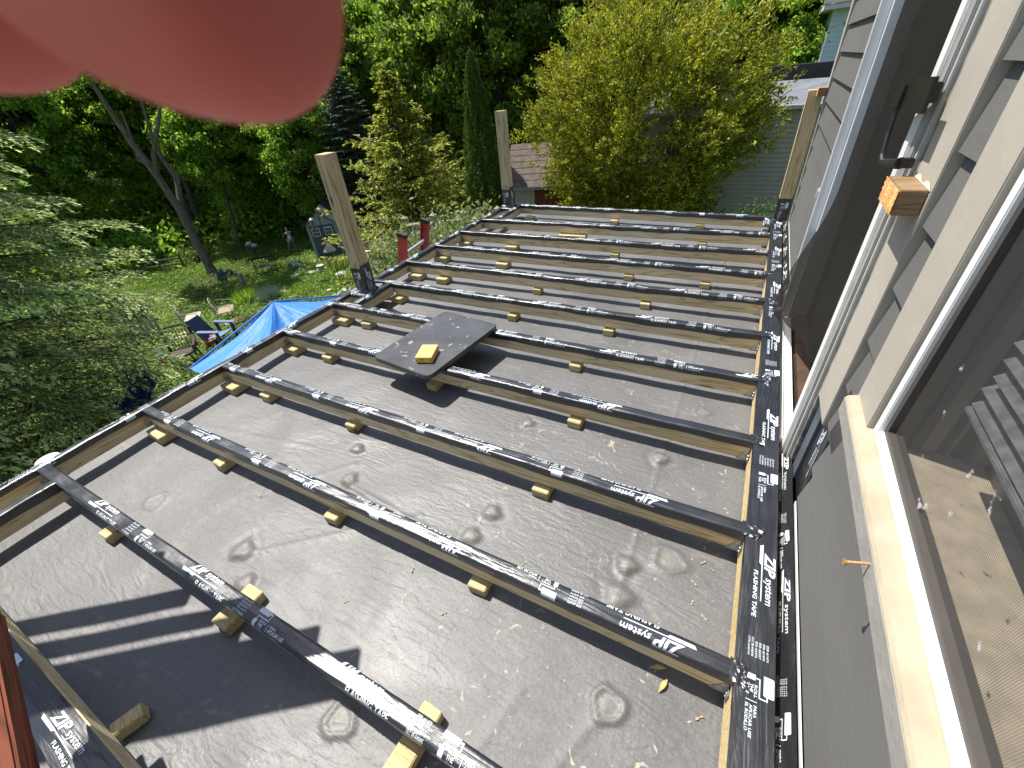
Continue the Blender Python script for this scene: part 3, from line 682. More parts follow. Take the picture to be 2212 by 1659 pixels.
# --- sliding door
D = thing('screen_door', 'white framed patio door with a torn black insect screen in the grey wall', 'door')
MB().box(.095, .20, 2.385, 2.425, -.045, 2.1, bev=.002).box(.084, .20, 2.362, 2.3848, -.045, 2.1, bev=.003).box(.120, .20, 2.335, 2.3618, -.045, 2.1, bev=.002).build('jamb', M_VINYL, D)
# house-side jamb: stepped profile seen edge-on
MB().box(.098, .20, 1.252, 1.300, -.085, 2.1, bev=.004).build('jamb', M_VINYL, D)
MB().box(.103, .20, 1.228, 1.2518, -.085, 2.1, bev=.003).build('screen_track', M_GREYV, D)
MB().box(.101, .20, 1.205, 1.2278, -.095, 2.1, bev=.003).build('screen_track', plain('dull grey vinyl', (.36, .35, .33), .5, noise=.08), D)
MB().box(.107, .20, 1.188, 1.2048, -.095, 2.1, bev=.002).box(.1045, .20, 1.178, 1.1878, -.095, 2.1, bev=.002).build('brick_mould', plain('pale grey vinyl', (.48, .47, .44), .5, noise=.06), D)
MB().box(.114, .20, 1.160, 1.1778, .0, 2.1, bev=.002).build('gap_strip', plain('dirty caulk gap', (.20, .19, .17), .9, noise=.5, nscale=30), D)
MB().box(.086, .100, 1.302, 2.36, -.060, -.030, bev=.002).box(.1005, .124, 1.302, 2.36, -.060, -.044, bev=.002).box(.1245, .135, 1.302, 2.36, -.060, -.036, bev=.002).build('sill', plain('white sill', (.80, .80, .78), .4, noise=.04), D)
MB().box(.215, .222, 1.16, 2.44, -.05, 2.1).build('glass', plain('dark door glass', (.012, .012, .012), .12), D)
MB().box(.150, .20, 1.302, 2.334, -.07, -.02).build('threshold', plain('dark threshold', (.10, .055, .03), .7, noise=.4), D)
def screen_mat():
    m, n, b = newmat('insect screen'); b.inputs['Base Color'].default_value = (.016, .014, .012, 1); b.inputs['Roughness'].default_value = .6; b.inputs['Specular IOR Level'].default_value = .2
    tc = n.nodes.new('ShaderNodeTexCoord'); wv = n.nodes.new('ShaderNodeTexWave'); wv.bands_direction = 'Z'; wv.inputs['Scale'].default_value = 60; wv.inputs['Distortion'].default_value = 2; wv.inputs['Detail Scale'].default_value = .3
    n.links.new(tc.outputs['Object'], wv.inputs['Vector'])
    t = n.nodes.new('ShaderNodeTexNoise'); t.inputs['Scale'].default_value = 3; n.links.new(tc.outputs['Object'], t.inputs['Vector'])
    r = n.nodes.new('ShaderNodeMapRange'); r.inputs[3].default_value = .74; r.inputs[4].default_value = .93; n.links.new(wv.outputs[0], r.inputs[0])
    tr = n.nodes.new('ShaderNodeBsdfTransparent'); mx = n.nodes.new('ShaderNodeMixShader'); n.links.new(r.outputs[0], mx.inputs[0]); n.links.new(tr.outputs[0], mx.inputs[1]); n.links.new(b.outputs[0], mx.inputs[2])
    n.links.new(mx.outputs[0], n.nodes['Material Output'].inputs[0]); return m
def sst(a, b_, x): x = max(0, min(1, (x - a) / (b_ - a))); return x * x * (3 - 2 * x)
def scr(u, v):
    y = 1.303 + u * 1.05; z0 = .02 + .19 * (1 - u) ** .8 if u < .75 else .02 + .19 * .25 ** .8 - .10 * (u - .75) * 4
    z = z0 + v * (2.0 - z0)
    lo = sst(.62, .02, z); off = .085 * lo * sst(.35, .95, u) + .03 * lo * sst(.0, .5, u)
    yy = y + .015 * lo * math.sin(u * 9)
    return (.150 - off + .004 * math.sin(u * 14 + z * 2) * lo, yy, z + .012 * math.sin(u * 17) * sst(.2, 0, v))
MB().grid(scr, 60, 80).build('torn_screen', screen_mat(), D, True)
# handle
def prism(b, P, x0, x1):
    n = len(P); vs = [(x0, y, z) for y, z in P] + [(x1, y, z) for y, z in P]
    return b.add(vs, [tuple(range(n)), tuple(range(n, 2 * n))[::-1]] + [(i, n + i, n + (i + 1) % n, (i + 1) % n) for i in range(n)])
b = MB()
prism(b, [(1.118, 1.068), (1.262, 1.061), (1.298, 1.030), (1.312, .996), (1.114, 1.008)], .068, .0745)
prism(b, [(1.300, 1.046), (1.362, 1.040), (1.376, 1.004), (1.310, 1.000)], .060, .0675)
b.tube([(.068, 1.350, 1.002), (.068, 1.335, .95), (.068, 1.312, .905), (.069, 1.288, .893)], [.007, .006, .006, .007], 8)
b.tube([(.069, 1.288, .893), (.074, 1.20, .905), (.080, 1.165, .912)], [.008, .010, .012], 8)
b.box(.0750, .0985, 1.175, 1.215, 1.020, 1.055, bev=.002); b.box(.078, .1015, 1.155, 1.175, .903, .922, bev=.002)
b.build('handle', M_DARKM, D)
# --- window
Wn = thing('window', 'casement window with white frame and dirty insect screen at right', 'window')
def slab_sill():
    # sloped sill top with nose
    y0, y1 = -2.0, .862
    P = [(.090, .4475), (.090, .4885), (.094, .4935), (.124, .503), (.165, .503), (.165, .4475)]
    vs = [(x, y, z) for y in (y0, y1) for x, z in P]; n = len(P)
    fs = [tuple(range(n))[::-1], tuple(range(n, 2 * n))] + [(i, (i + 1) % n, n + (i + 1) % n, n + i) for i in range(n)]
    return MB().add(vs, fs)
slab_sill().build('sill', M_SILL, Wn)
MB().box(.0885, .0899, -2.0, .862, .449, .487).build('sill_nose', plain('sill nose paint', (.30, .285, .26), .7, noise=.08, nscale=12, bump=.3), Wn)
b = MB(); b.box(.120, .150, .715, .738, .5035, 2.2, bev=.002).box(.120, .150, -2.0, .7148, .5035, .522, bev=.002); b.build('frame', M_VINYL, Wn)
b = MB(); b.box(.128, .150, .700, .7145, .5225, 2.2).box(.128, .150, -2.0, .6998, .5225, .534); b.build('screen_frame', plain('dark bronze', (.07, .062, .055), .5, noise=.2), Wn)
def wscreen_mat():
    m, n, b = newmat('dirty insect screen'); b.inputs['Roughness'].default_value = .6
    tc = n.nodes.new('ShaderNodeTexCoord')
    t = n.nodes.new('ShaderNodeTexNoise'); t.inputs['Scale'].default_value = 26; t.inputs['Detail'].default_value = 7; n.links.new(tc.outputs['Object'], t.inputs['Vector'])
    r = n.nodes.new('ShaderNodeValToRGB'); r.color_ramp.elements[0].position = .67; r.color_ramp.elements[1].position = .72; n.links.new(t.outputs[0], r.inputs[0])
    x = n.nodes.new('ShaderNodeMix'); x.data_type = 'RGBA'; x.inputs['A'].default_value = (.085, .082, .078, 1); x.inputs['B'].default_value = (.5, .5, .48, 1); n.links.new(r.outputs[0], x.inputs['Factor']); n.links.new(x.outputs['Result'], b.inputs['Base Color'])
    w1 = n.nodes.new('ShaderNodeTexWave'); w1.bands_direction = 'Z'; w1.inputs['Scale'].default_value = 110; w2 = n.nodes.new('ShaderNodeTexWave'); w2.bands_direction = 'Y'; w2.inputs['Scale'].default_value = 110
    for w_ in (w1, w2): n.links.new(tc.outputs['Object'], w_.inputs['Vector'])
    ma = n.nodes.new('ShaderNodeMath'); ma.operation = 'MAXIMUM'; n.links.new(w1.outputs[0], ma.inputs[0]); n.links.new(w2.outputs[0], ma.inputs[1])
    rr = n.nodes.new('ShaderNodeMapRange'); rr.inputs[1].default_value = .55; rr.inputs[2].default_value = .95; rr.inputs[3].default_value = .12; rr.inputs[4].default_value = .62; n.links.new(ma.outputs[0], rr.inputs[0])
    ad = n.nodes.new('ShaderNodeMath'); ad.operation = 'MAXIMUM'; n.links.new(rr.outputs[0], ad.inputs[0]); n.links.new(r.outputs[0], ad.inputs[1])
    tr = n.nodes.new('ShaderNodeBsdfTransparent'); mx = n.nodes.new('ShaderNodeMixShader'); n.links.new(ad.outputs[0], mx.inputs[0]); n.links.new(tr.outputs[0], mx.inputs[1]); n.links.new(b.outputs[0], mx.inputs[2])
    n.links.new(mx.outputs[0], n.nodes['Material Output'].inputs[0]); return m
MB().add([(.139, -2.0, .5345), (.139, .6998, .5345), (.139, .6998, 2.2), (.139, -2.0, 2.2)], [(0, 1, 2, 3)]).build('insect_screen', wscreen_mat(), Wn)
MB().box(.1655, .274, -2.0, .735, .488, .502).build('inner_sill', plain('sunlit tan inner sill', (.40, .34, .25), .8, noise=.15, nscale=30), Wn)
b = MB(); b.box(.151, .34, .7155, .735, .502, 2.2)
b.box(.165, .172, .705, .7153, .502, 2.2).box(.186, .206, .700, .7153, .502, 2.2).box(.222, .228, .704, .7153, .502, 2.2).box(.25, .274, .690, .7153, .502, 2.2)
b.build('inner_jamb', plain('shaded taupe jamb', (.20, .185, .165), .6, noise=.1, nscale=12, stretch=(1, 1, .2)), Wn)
MB().box(.2745, .300, -2.0, .7153, .470, .56, bev=.002).build('sash_rail', plain('dark sash', (.07, .065, .06), .5, noise=.2), Wn)
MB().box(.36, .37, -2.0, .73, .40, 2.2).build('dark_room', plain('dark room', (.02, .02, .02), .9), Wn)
b = MB()
for i in range(28):
    z = .664 + i * .027; sh = .004 * math.sin(i * 2.1); ye = .640 + sh
    b.add([(.178, -1.9, z), (.178, ye, z), (.200, ye, z + .017), (.200, -1.9, z + .017), (.179, -1.9, z - .002), (.179, ye, z - .002), (.201, ye, z + .015), (.201, -1.9, z + .015)], [(0, 1, 2, 3), (7, 6, 5, 4), (1, 5, 6, 2), (0, 4, 5, 1)])
b.build('blind', plain('grey blind slats', (.12, .125, .14), .6, noise=.4, nscale=60), Wn)
MB().box(.177, .202, -1.9, .646, .646, .656, bev=.002).build('blind_rail', plain('grey blind rail', (.16, .17, .18), .5, noise=.3, nscale=40), Wn)
# --- small things on the wall
t = thing('wood_block', 'cut orange wood block screwed to the beige casing beside the door', 'wood block', (.112, 1.09, .862), 0)
MB().box(-.046, -.0005, -.070, .070, -.022, .026, bev=.002).build('block', M_OLDW, t)
MB().grid(lambda u, v: (-.0475 - .0012 * math.sin(u * 30) * math.sin(v * 23), -.069 + .138 * u, -.0215 + .047 * v), 12, 8).build('sawn_face', M_ORANGE, t)
MB().grid(lambda u, v: (.0 - .002, -.078 + .156 * u, .0262 + .012 * v * abs(math.sin(u * 7))), 12, 2).build('torn_paint', plain('torn paper rim', (.70, .66, .56), .9), t)
t = thing('wood_block', 'cut orange wood block on the far house corner behind the far post', 'wood block', (.117, 3.99, .875), 0)
MB().box(-.05, -.0005, -.06, .06, -.024, .024, bev=.002).build('block', M_OLDW, t)
MB().box(-.053, -.0503, -.058, .058, -.0235, .0235).build('sawn_face', M_ORANGE, t)
t = thing('cable_cover', 'small grey plastic cable cover on the siding left of the door', 'cover', (.118, 2.52, .545), 0)
b = MB(); b.box(-.026, .004, -.035, .035, -.02, .02, bev=.003)
for i in range(3): b.tube([(-.016, -.022 + i * .02, -.018), (-.018, -.022 + i * .02, -.05), (-.008, -.02 + i * .02, -.08)], .003, 6)
b.build('body', plain('grey plastic', (.30, .29, .28), .6), t)
t = thing('screw', 'rusty long screw sticking out of the window sill nose', 'screw', (.0885, .425, .478), 0)
MB().tube([(0, 0, 0), (-.030, -.004, -.009)], [.0022, .0022], 8).lathe([(.0002, 0), (.006, .0005), (.003, -.005), (.002, -.006)], n=12, M=Matrix.Translation((-.031, -.004, -.0095)) @ Matrix.Rotation(-PI / 2, 4, 'Y')).build('shaft', plain('rusty screw', (.55, .30, .12), .6, metal=.3, noise=.3, nscale=200), t)

# ------------------------------------------------------------------ red cedar rail beside the camera and added planks that cast the stripes
t = thing('cedar_rail', 'red brown cedar rail crossing the lower left corner', 'rail', (-1.15, -.280, .40), math.atan2(-.059, .316))
MB().box(-.30, .9, -.115, -.022, -.038, 0, bev=.004).build('board', M_CEDAR, t)
MB().box(-.30, .9, -.085, -.055, -.12, -.0385, bev=.002).build('under_rail', M_CEDAR, t)
for x in (.85,):
    MB().box(x - .045, x + .045, -.24, -.15, -.53, .1, bev=.003).build('rail_post', M_CEDAR, t)
# unseen planks, added and shaped to cast the stripes on the roof
RK = thing('shade_caster_planks', 'unseen planks on a rack out of view, added to cast the striped shade', 'planks')
sv = SUN / SUN.z; HH = 1.25
dirv = Vector((.805, .593, 0)); nrm = Vector((.593, -.805, 0))
for (nn_, ss_, wd) in ((-.887, -1.274, .062), (-.798, -1.156, .054), (-.722, -1.058, .048), (-.661, -.82, .084), (-.559, -.69, .112)):
    ex, ey = nn_ * .593 + ss_ * .805, -nn_ * .805 + ss_ * .593
    e = Vector((ex, ey, -.125)) + sv * HH
    a = e - dirv * 1.9
    M = Matrix.Translation(e) @ Matrix(((dirv.x, nrm.x, 0, 0), (dirv.y, nrm.y, 0, 0), (0, 0, 1, 0), (0, 0, 0, 1)))
    MB().box(-1.9, 0, -wd / 2, wd / 2, 0, .022, M, bev=.003).build('plank', M_CEDAR, RK)
b = MB(); b.box(-3.9, -2.0, -1.62, -1.56, 1.02, 1.105).box(-3.3, -1.5, -.62 - .5, -.57 - .5, 1.02, 1.105)
for x, y in ((-3.85, -1.59), (-2.05, -1.59), (-3.25, -1.095), (-1.6, -1.095)): b.box(x - .04, x + .04, y - .04, y + .04, -.12 if x > -2.8 else -3.7, 1.02)
b.build('trestle', M_CEDAR, RK)

# ------------------------------------------------------------------ fingers of the photographer over the lens
def fingers():
    m, n, b = newmat('skin'); b.inputs['Base Color'].default_value = (.72, .19, .15, 1); b.inputs['Roughness'].default_value = .5
    b.inputs['Subsurface Weight'].default_value = .6; b.inputs['Subsurface Radius'].default_value = (1, .25, .12); b.inputs['Subsurface Scale'].default_value = .006
    P = thing('person', "photographer's hand with one fingertip close over the lens, blurred", 'person', CP)
    def loc(x, y, d): return RX * x + UP * y - FW * (-d)
    k = 900.12
    def sp(fx, fy, d): return loc((fx - 1106) / k * d, -(fy - 829.5) / k * d, d)   # relative to lens
    bm = bmesh.new(); lay = bm.verts.layers.skin.verify()
    def chain(pts, rs, root=None):
        prev = root
        for p, r in zip(pts, rs):
            v = bm.verts.new(p); v[lay].radius = (r, r)
            if prev is not None: bm.edges.new((prev, v))
            prev = v
        return prev
    d0 = .026
    tip = sp(500, 60, d0)
    # index finger comes in from the upper left, its pad above the lens edge
    base = bm.verts.new(loc(-.075, .075, .035)); base[lay].radius = (.026, .020); base[lay].use_root = True
    k1 = loc(-.046, .046, .030)
    f1 = chain([k1, loc(-.034, .037, .0285), loc(-.0262, .0300, .0272), sp(455, -116, .0262), sp(655, -105, .0255)], [.0100, .0100, .0104, .0108, .0098], base)
    chain([loc(-.066, .060, .036), loc(-.053, .042, .0335), sp(5, 60, .0305)], [.0100, .0092, .0086], base)
    chain([loc(-.080, .050, .040), loc(-.076, .030, .040), loc(-.070, .016, .036)], [.0098, .0085, .0078], base)
    chain([loc(-.088, .038, .044), loc(-.084, .018, .044), loc(-.078, .008, .042)], [.0085, .0075, .0068], base)
    chain([loc(-.060, .090, .022), loc(-.030, .088, .014), loc(-.010, .080, .012)], [.012, .0105, .0092], base)
    chain([loc(-.110, .110, .040), loc(-.16, .17, .045), loc(-.26, .30, .02)], [.024, .026, .034], base)
    me = bpy.data.meshes.new('hand'); bm.to_mesh(me); bm.free()
    o = bpy.data.objects.new('hand', me); COL.objects.link(o); me.materials.append(m); o.parent = P
    sk = o.modifiers.new('skin', 'SKIN'); sk.use_smooth_shade = True
    o.modifiers.new('sub', 'SUBSURF').levels = 2; o.modifiers['sub'].levels = 4
    bpy.context.view_layer.update()
    me2 = bpy.data.meshes.new_from_object(o.evaluated_get(bpy.context.evaluated_depsgraph_get()))
    o.modifiers.clear(); o.data = me2
    if not me2.materials: me2.materials.append(m)
    me2.polygons.foreach_set('use_smooth', [True] * len(me2.polygons))
fingers()
# ------------------------------------------------------------------ ground
def build_ground():
    m, n, b = newmat('yard soil and grass'); b.inputs['Roughness'].default_value = .95; b.inputs['Specular IOR Level'].default_value = .1
    tc = n.nodes.new('ShaderNodeTexCoord')
    t = n.nodes.new('ShaderNodeTexNoise'); t.inputs['Scale'].default_value = .35; t.inputs['Detail'].default_value = 8; n.links.new(tc.outputs['Object'], t.inputs['Vector'])
    r = n.nodes.new('ShaderNodeValToRGB'); e = r.color_ramp.elements; e[0].position = .38; e[0].color = (.050, .085, .018, 1); e[1].position = .62; e[1].color = (.085, .062, .040, 1)
    k = e.new(.5); k.color = (.075, .13, .02, 1)
    n.links.new(t.outputs[0], r.inputs[0])
    t2 = n.nodes.new('ShaderNodeTexNoise'); t2.inputs['Scale'].default_value = 14; t2.inputs['Detail'].default_value = 6; n.links.new(tc.outputs['Object'], t2.inputs['Vector'])
    r2 = n.nodes.new('ShaderNodeValToRGB'); r2.color_ramp.elements[0].position = .3; r2.color_ramp.elements[0].color = (.45, .45, .45, 1); r2.color_ramp.elements[1].position = .7; r2.color_ramp.elements[1].color = (1.4, 1.4, 1.4, 1); n.links.new(t2.outputs[0], r2.inputs[0])
    x = n.nodes.new('ShaderNodeMix'); x.data_type = 'RGBA'; x.blend_type = 'MULTIPLY'; x.inputs['Factor'].default_value = 1; n.links.new(r.outputs[0], x.inputs['A']); n.links.new(r2.outputs[0], x.inputs['B']); n.links.new(x.outputs['Result'], b.inputs['Base Color'])
    xs = np.concatenate([np.linspace(-130, -40, 40)[:-1], np.linspace(-40, 12, 130), np.linspace(12, 80, 25)[1:]])
    ys = np.concatenate([np.linspace(-60, -4, 20)[:-1], np.linspace(-4, 42, 120), np.linspace(42, 140, 40)[1:]])
    V = [(x_, y_, ground(x_, y_)) for y_ in ys for x_ in xs]; nx = len(xs)
    F = [(j * nx + i, j * nx + i + 1, (j + 1) * nx + i + 1, (j + 1) * nx + i) for j in range(len(ys) - 1) for i in range(nx - 1)]
    o = MB().add(V, F).build('ground', m, None, True); props(o, kind='structure')
build_ground()
RNG = np.random.RandomState(11)
def rv(n): return unit(RNG.normal(size=(n, 3)))
def leafset(P, size, up=.3, aspect=.5, jit=.35, droop=None):
    n = len(P); A = rv(n) if droop is None else unit(droop + RNG.normal(size=(n, 3)) * .35)
    N = unit(rv(n) + np.array([0, 0, up])); W = unit(np.cross(A, N)); s = size * (1 + jit * RNG.uniform(-1, 1, (n, 1)))
    return leaves(P, A * s, W * s * aspect)
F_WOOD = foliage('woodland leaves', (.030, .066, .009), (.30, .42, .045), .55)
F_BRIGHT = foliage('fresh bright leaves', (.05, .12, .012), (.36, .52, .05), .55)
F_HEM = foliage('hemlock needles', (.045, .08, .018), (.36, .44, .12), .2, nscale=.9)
F_HEMT = foliage('hemlock pale lit tips', (.28, .38, .11), (.72, .80, .36), .4, nscale=.9)  # pale tips made brighter still: light on the branch ends put into the colour
F_GOLDT = foliage('cypress pale lit tips', (.27, .30, .03), (.72, .72, .09), .35, nscale=.9)  # yellow tips brightened too, lit branch ends as colour
F_YEW = foliage('golden yew needles', (.035, .055, .008), (.60, .60, .045), .25, nscale=1.1)
F_GOLD = foliage('golden cypress sprays', (.05, .075, .010), (.50, .52, .06), .25, nscale=.9)
F_SPR = foliage('blue spruce needles', (.03, .055, .035), (.16, .22, .16), .2)
F_THU = foliage('arborvitae sprays', (.030, .065, .010), (.13, .21, .03), .25)
F_RHO = foliage('pale bush leaves', (.09, .13, .035), (.34, .38, .14), .35)
F_LOW = foliage('garden leaves', (.05, .10, .02), (.32, .42, .09), .45)
F_BLUEG = foliage('blue green leaves', (.07, .11, .08), (.20, .28, .20), .25)

def crown_mesh(name, rx, rz, nclump, nleaf, lsize, seed, shape='egg', gaps=.35):
    rs = np.random.RandomState(seed); C = []
    while len(C) < nclump:
        p = rs.uniform(-1, 1, 3); d = np.linalg.norm(p)
        if d > 1 or d < .35: continue
        if rs.uniform() < gaps * (1 - d): continue
        if shape == 'egg': p[:2] *= 1 - .25 * max(0, p[2])
        C.append(p * np.array([rx, rx, rz]))
    C = np.array(C); rad = rs.uniform(.10, .20, (nclump, 1)) * rx
    idx = rs.randint(0, nclump, nclump * nleaf); g = rs.normal(size=(len(idx), 3)) * .55; g[:, 2] *= .55
    P = C[idx] + g * rad[idx]
    return npmesh(name, leafset(P, lsize), 4), C
def trunk_mb(h, r, limbs, seed, lean=(0, 0), fork=None):
    rs = random.Random(seed); b = MB(); pts = []; rr = []
    for i in range(9):
        t = i / 8; pts.append((lean[0] * t * h + .15 * math.sin(t * 5 + seed), lean[1] * t * h + .12 * math.sin(t * 4 + seed * 2), t * h)); rr.append(r * (1 - .75 * t) * (1.25 if i == 0 else 1))
    b.tube(pts, rr, 8)
    for C in limbs:
        t = rs.uniform(.35, .85); i = int(t * 8); p0 = Vector(pts[i]); p1 = Vector(C); mid = p0.lerp(p1, .5) + Vector((0, 0, -.08 * h * rs.random()))
        b.tube([p0, mid, p1], [r * .35 * (1 - t * .4), r * .2, r * .04], 6)
    return b
# woodland trees: a few kinds, each copied
WT = []
for i, (rx, rz, hh, r, ls) in enumerate(((3.4, 6.0, 8.2, .24, .125), (4.2, 7.0, 9.5, .30, .14), (2.7, 7.2, 9.4, .18, .115), (3.2, 4.5, 6.3, .17, .105))):
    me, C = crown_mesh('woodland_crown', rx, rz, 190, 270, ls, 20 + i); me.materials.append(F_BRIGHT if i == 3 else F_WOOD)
    tb = trunk_mb(hh + rz * .6, r, [c + np.array([0, 0, hh]) for c in C[::9]], i + 3); tm = tb.mesh('woodland_trunk'); tm.materials.append(M_BARKD)
    WT.append((me, tm, hh))
WL = ['tall dark leafy tree', 'broad tall leafy tree', 'slim tall leafy tree', 'bright green young leafy tree']
def where(az, d):
    row = 'front of the woods' if d < 34 else 'second line of the woods' if d < 42 else 'deep woods' if d < 50.5 else 'farthest woods'
    for lim, w_ in ((-72, 'above the hemlock'), (-64, 'above the leaning trunk'), (-58, 'right of the leaning trunk'), (-52, 'above the garden shed'), (-46, 'left of the blue spruce'), (-42, 'behind the blue spruce'), (-37, 'behind the golden cypress'), (-32, 'behind the arborvitae'), (-25, 'above the far corner post'), (-17, 'left of the yew top'), (-8, 'behind the yew'), (0, 'behind the garage'), (99, 'behind the grey house corner')):
        if az < lim: return '%s, %s' % (row, w_)
def woodtree(x, y, kind, s=1.0, rz=0.0, sz=None):
    me, tm, hh = WT[kind]; lab = WL[kind] + ' in the ' + where(math.degrees(math.atan2(x, y)), math.hypot(x, y))
    t = thing('woodland_tree', lab, 'tree', (x, y, ground(x, y) - .15), rz, 'trees of the woods behind the yard'); t.scale = (s, s, sz or s)
    c = bpy.data.objects.new('crown', me); COL.objects.link(c); c.parent = t; c.location = (0, 0, hh)
    k = bpy.data.objects.new('trunk', tm); COL.objects.link(k); k.parent = t
rs = random.Random(12)
# az (degrees from straight ahead over the deck), distance, kind, scale
WTS = []
for az in range(-88, 14, 6): WTS.append((az + rs.uniform(-2, 2), rs.uniform(52, 60), rs.choice((0, 1, 2)), rs.uniform(1.1, 1.4)))
for az in range(-86, 12, 7): WTS.append((az + rs.uniform(-2, 2), rs.uniform(43, 49), rs.choice((0, 1, 1, 2)), rs.uniform(1.0, 1.25)))
for az in range(-58, 8, 7): WTS.append((az + rs.uniform(-2, 2), rs.uniform(34, 39), rs.choice((0, 1, 2)), rs.uniform(.95, 1.15)))
for az, d, k, s_ in ((-52, 29, 3, .8), (-59, 33, 3, .9), (-46, 31, 0, .75), (-36, 27, 0, .85), (-30, 25, 1, .72), (-24, 27, 2, .95), (-41, 33, 3, 1.0), (-66, 40, 3, 1.0), (-73, 38, 3, 1.0), (-16, 24, 0, .8), (4.5, 27, 3, .85), (0, 31, 3, 1.1), (7, 34, 1, .9)): WTS.append((az, d, k, s_))
for az, d, k, s_ in WTS:
    a = math.radians(az); woodtree(d * math.sin(a), d * math.cos(a), k, s_, rs.uniform(0, 6), s_ * rs.uniform(.95, 1.15))
# forest floor shrubs: one uncountable mass
def scatter_az(n, a0, a1, d0, d1, pw=1.0):
    a = np.radians(RNG.uniform(a0, a1, n)); d = d0 + (d1 - d0) * RNG.uniform(0, 1, n) ** pw
    x = d * np.sin(a); y = d * np.cos(a); return x, y, np.array([ground(p, q) for p, q in zip(x, y)])
nc = 900; x, y, z = scatter_az(nc, -90, 12, 31, 62); idx = RNG.randint(0, nc, 90000); C = np.stack([x, y, z + .5], -1)
P = C[idx] + RNG.normal(size=(len(idx), 3)) * np.array([1.0, 1.0, .55]); o = link('undergrowth', npmesh('undergrowth', leafset(P, .17), 4), F_BRIGHT); props(o, kind='stuff')
o['label'] = 'bright green undergrowth filling the floor of the woods'; o['category'] = 'undergrowth'
# ground cover in the yard
nc = 2600; x, y, z = scatter_az(nc, -88, -26, 9, 31, .8); idx = RNG.randint(0, nc, 120000); C = np.stack([x, y, z + .04], -1)
P = C[idx] + RNG.normal(size=(len(idx), 3)) * np.array([.32, .32, .07]); P[:, 2] = np.maximum(P[:, 2], C[idx][:, 2] - .02)
o = link('ground_cover', npmesh('ground_cover', leafset(P, .05, up=1.2), 4), F_LOW); props(o, 'low leafy ground cover spread over the garden', 'ground cover', kind='stuff')
def blades(P, h, w, lean=.35):
    n = len(P); d = unit(np.stack([RNG.normal(size=n) * lean, RNG.normal(size=n) * lean, np.ones(n)], -1)); hh = h * RNG.uniform(.6, 1.2, (n, 1))
    s = unit(np.cross(d, rv(n))) * w; return np.stack([P - s, P + s, P + d * hh], 1)
c1 = gp(660, 615); n = 40000; P = np.stack([c1.x + RNG.normal(size=n) * 1.6, c1.y + RNG.normal(size=n) * 1.3, np.zeros(n)], -1); P[:, 2] = [ground(a, b_) for a, b_ in P[:, :2]]
c1 = gp(340, 590); Q = np.stack([c1.x + RNG.normal(size=16000) * 1.6, c1.y + RNG.normal(size=16000) * 1.0, np.zeros(16000)], -1); Q[:, 2] = [ground(a, b_) for a, b_ in Q[:, :2]]
c1 = gp(600, 530); R_ = np.stack([c1.x + RNG.normal(size=30000) * 3, c1.y + RNG.normal(size=30000) * 2.5, np.zeros(30000)], -1); R_[:, 2] = [ground(a, b_) for a, b_ in R_[:, :2]]
o = link('grass', npmesh('grass', blades(np.concatenate([P, Q, R_]), .12, .012), 3), foliage('lawn blades', (.07, .15, .015), (.28, .42, .05), .45)); props(o, 'bright green grass in the sunny lawn patches of the garden', 'grass', kind='stuff')

# ------------------------------------------------------------------ conifers and garden trees
def sprays(name, branches, tw, nl, ls, asp, mat, parent, droop=.25, flat=True, ntw=26, wmax=.9, tipmat=None, tipf=.68):
    """branches: list of (p0, p1, sag). Feathery side twigs with leaf scales."""
    P = []; A = []; W = []; U_ = []
    for p0, p1, sag in branches:
        p0 = np.array(p0, float); p1 = np.array(p1, float); L = np.linalg.norm(p1 - p0); ax = (p1 - p0) / L; side = unit(np.cross(ax, [0, 0, 1.0])); 
        for j in range(ntw):
            t = .15 + .85 * (j + RNG.uniform(0, .9)) / ntw; q = p0 + (p1 - p0) * t - np.array([0, 0, sag * t * t]); sg = 1 if j % 2 else -1
            tl = tw * min(1, .22 + L / 2.2) * (1.15 - t) ** .6 * wmax * RNG.uniform(.7, 1.1); dr = unit(ax * .75 + side * sg * .85 + np.array([0, 0, -droop * RNG.uniform(.3, 1.2)]) + (0 if flat else 1) * RNG.normal(size=3) * .4)
            u = np.linspace(.08, 1, nl)[:, None]; pp = q + dr * tl * u + np.array([0, 0, -1]) * droop * tl * u ** 2 * .8 + RNG.normal(size=(nl, 3)) * tl * .05
            P.append(pp); U_.append(u[:, 0] * (.55 + .45 * t) + RNG.uniform(-.08, .08, nl)); a_ = unit(dr + ax * .4 + np.array([0, 0, -droop * .8]) + RNG.normal(size=(nl, 3)) * .38); A.append(a_)
            W.append(unit(np.cross(a_, np.array([0, 0, 1.0]) + RNG.normal(size=(nl, 3)) * .35)))
    P = np.concatenate(P); A = np.concatenate(A); W = np.concatenate(W); s = ls * RNG.uniform(.7, 1.3, (len(P), 1))
    Q = leaves(P, A * s, W * s * asp)
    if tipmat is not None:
        u_ = np.concatenate(U_); m_ = u_ > tipf; link('pale_lit_tips', npmesh('pale_lit_tips', Q[m_], 4), tipmat, parent); Q = Q[~m_]  # outer scales bright, inner ones dark: lit tips and shaded interior as colour
    return link(name, npmesh(name, Q, 4), mat, parent)
